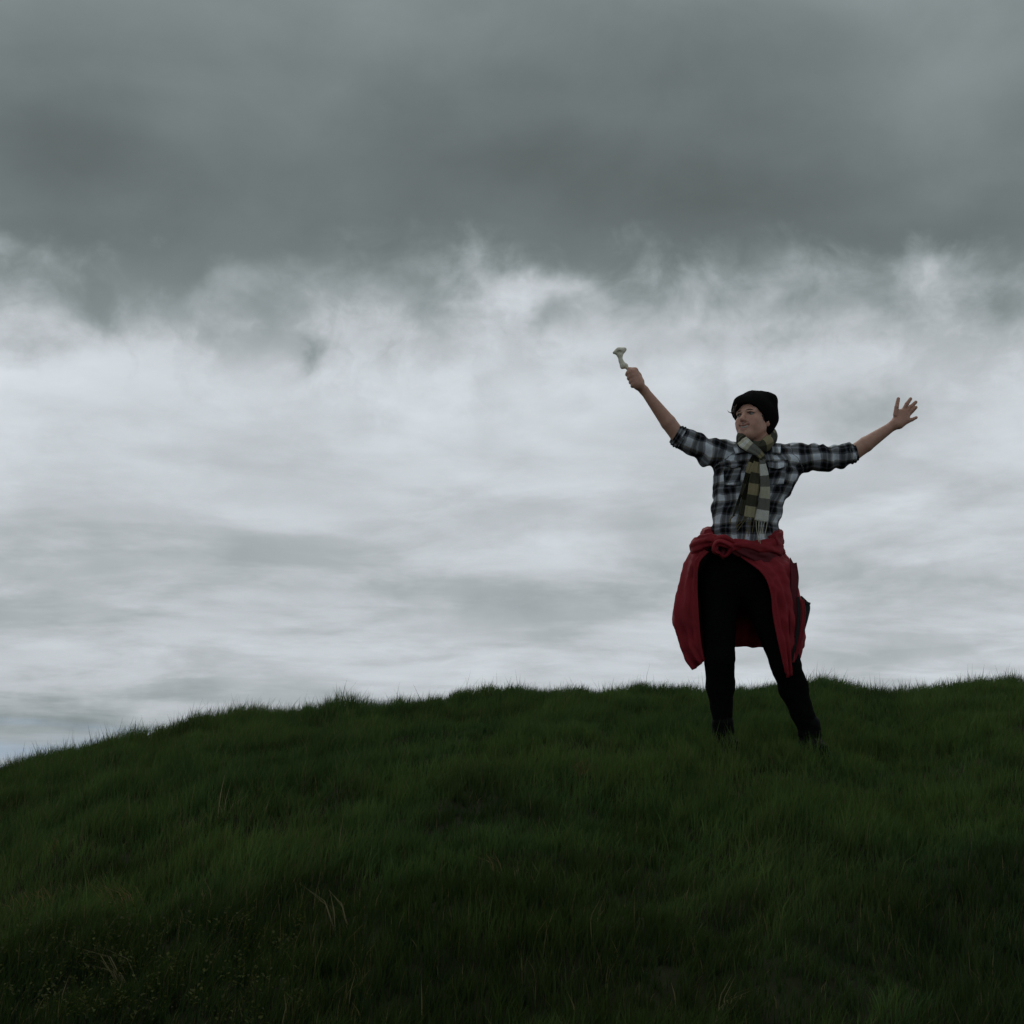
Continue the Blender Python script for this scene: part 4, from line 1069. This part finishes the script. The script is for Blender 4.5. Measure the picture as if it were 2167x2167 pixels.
# ------------------------------------------------------------------ scarf
def build_scarf():
    och, olv, crm, gry, wht, dk = (0.36, 0.31, 0.185), (0.080, 0.078, 0.056), (0.58, 0.56, 0.43), (0.20, 0.20, 0.175), (0.78, 0.78, 0.72), (0.030, 0.028, 0.018)
    loopm = check_material('scarf_loop_check', [olv, och, dk, och, olv, gry, olv, och, olv, dk], ((0.0, 1.0), (0.5, 0.55), (0.75, 1.0)))
    # wound round the neck
    pts = [(1570, 934, -0.105), (1566, 927, -0.06), (1573, 920, 0.02), (1596, 912, 0.085), (1626, 914, 0.075), (1636, 922, 0.02), (1632, 932, -0.05), (1616, 943, -0.110), (1594, 947, -0.140), (1578, 941, -0.135)]
    C = catmull([W(*p) for p in pts + pts[:1]], 91)[:-1]
    wob = 0.003 * np.sin(np.linspace(0, 40, 90))
    V, Fc, uv = sweep(C, 0.019 + wob, 0.031 + wob, (0, 0, 1), 20, True, 0.12, 601)
    sc = part('scarf', V, Fc, loopm, attrs={'weave': ('FLOAT_VECTOR', uv)})
    def strip(name, pts, w, cols, n=60, side=(1, 0, 0), curl=0.08, ripple=0.0025, seed=2, across=None):
        C = catmull([W(*p) for p in pts], n)
        ww = np.interp(np.linspace(0, 1, n), np.linspace(0, 1, len(w)), w)
        V, Fc, uv = ribbon(C, ww, 0.006, side, 11, curl, ripple, seed)
        part(name, V, Fc, check_material('scarf_check', cols, across), sc, attrs={'weave': ('FLOAT_VECTOR', uv)})
        return C
    # second turn at her left, lower and darker
    strip('turn', [(1632, 916, 0.06), (1637, 922, -0.01), (1630, 932, -0.075), (1612, 945, -0.125), (1596, 952, -0.155)], [0.045, 0.05, 0.05, 0.045, 0.035], [olv, och, olv, och, dk, dk], side=(0, 0, 1), seed=21)
    # pale end thrown across the throat, then hanging
    strip('fold', [(1570, 932, -0.165), (1576, 938, -0.180), (1588, 947, -0.188), (1602, 956, -0.188), (1612, 966, -0.180), (1616, 974, -0.172)], [0.052, 0.056, 0.050, 0.040, 0.030, 0.022], [crm, wht, crm, gry, gry, gry, och, olv], side=(0.75, 0, 1), curl=-0.06, seed=22)
    tail_y = strip('tail', [(1606, 958, -0.150), (1603, 980, -0.170), (1598, 1010, -0.172), (1594, 1040, -0.168), (1590, 1068, -0.160), (1586.5, 1095, -0.152)], [0.026, 0.038, 0.050, 0.050, 0.052, 0.054], [dk, och, olv, och, olv, (0.48, 0.43, 0.28)], seed=23, across=((0.0, 1.0), (0.86, 0.6)))
    tail_w = strip('tail', [(1609, 962, -0.165), (1613, 978, -0.182), (1616.5, 1000, -0.184), (1619, 1030, -0.180), (1617, 1062, -0.172), (1611, 1103, -0.162)], [0.018, 0.026, 0.038, 0.044, 0.052, 0.063], [gry, wht, gry, crm, gry, wht], seed=24, across=((0.0, 0.9), (0.12, 1.0)))
    strip('tail', [(1600, 960, -0.150), (1588, 985, -0.165), (1580, 1010, -0.162), (1570, 1040, -0.155), (1560, 1070, -0.148), (1552, 1092, -0.142)], [0.026, 0.030, 0.022, 0.014, 0.012, 0.008], [dk, och, dk, olv, dk, olv], seed=25)
    strip('tail', [(1598, 965, -0.145), (1588, 1000, -0.158), (1578, 1045, -0.152), (1568, 1090, -0.142)], [0.03, 0.034, 0.03, 0.022], [dk, olv, dk, olv], seed=26)
    # twisted fringes
    def fringe(starts, ends, mat, r=0.0017):
        for (a, b) in zip(starts, ends):
            m1 = ((a[0] * 0.62 + b[0] * 0.38) + random.uniform(-2, 2), a[1] * 0.55 + b[1] * 0.45, a[2])
            C = catmull([W(*a), W(*m1), W(*b)], 14)
            V, Fc, _ = sweep(C, np.linspace(r, r * 0.8, 14), np.linspace(r, r * 0.8, 14), (0, 1, 0), 6); part('fringe', V, Fc, mat, sc)
    CRM = mat_basic('scarf_fringe_cream', (0.52, 0.50, 0.40), 0.9, 0.1); OCH = mat_basic('scarf_fringe_olive', (0.17, 0.14, 0.065), 0.9, 0.1)
    fringe([(1600 + 6 * i, 1103, -0.163) for i in range(5)], [(1606, 1147, -0.185), (1609, 1150, -0.188), (1606, 1142, -0.187), (1612, 1140, -0.188), (1617, 1138, -0.182)], CRM)
    fringe([(1577 + 5 * i, 1094, -0.152) for i in range(5)], [(1556, 1118, -0.150), (1560, 1124, -0.152), (1574, 1141, -0.155), (1583, 1135, -0.160), (1592, 1128, -0.16)], OCH)
    fringe([(1551, 1090, -0.142), (1556, 1090, -0.142), (1566, 1089, -0.142)], [(1545, 1108, -0.14), (1542, 1103, -0.14), (1556, 1119, -0.145)], OCH)
build_scarf()

# ------------------------------------------------------------------ the bone in her raised hand
def build_bone():
    d = -0.115
    lo = W(1288, 830, d); hi = W(1362, 726, d); lo[1] = YP + d - 0.05; hi[1] = YP + d + 0.05
    Fd = Field(lo, hi, 0.0018); A = Fd.add
    def c(a, b, ra, rb, k=0.010): A(capsule(W(*a), W(*b), ra * S, rb * S), k)
    # fan-shaped blade
    c((1299, 746.5, d), (1310, 742, d - 0.003), 2.4, 6.0); c((1310, 742, d - 0.003), (1322.5, 738.8, d), 6.0, 3.4); c((1308, 744, d), (1317, 742, d), 6.0, 5.0)
    c((1302, 746, d), (1312, 752, d), 2.4, 3.8); c((1321, 741, d), (1313, 751, d), 3.0, 4.0); c((1311, 744, d), (1311.8, 754, d), 6.4, 4.2)
    c((1311.5, 752, d), (1313.5, 762, d), 4.1, 3.7); c((1313.5, 762, d), (1317, 772, d), 3.7, 5.4)
    c((1317, 777, d), (1325, 774, d), 4.2, 4.0); c((1315, 766, d), (1322, 774, d), 3.8, 5.2)
    c((1323, 773, d), (1336, 790, d), 3.8, 3.6, 0.004); c((1336, 790, d), (1352, 824, d), 3.6, 3.2, 0.004)
    Fd.cut(ellipsoid(W(1312, 745, d - 0.017), (0.014, 0.008, 0.008)), 0.006)
    Fd.cut(ellipsoid(W(1321, 780.5, d - 0.006), (0.010, 0.010, 0.004)), 0.003)
    V, Fc = Fd.mesh()
    base = W(1352, 824, d)
    o = mesh_obj('bone', V, Fc, BONE, None, base); o.location = base
    tag(o, 'pale dry bone with a flared end held up in the raised fist', 'bone')
build_bone()
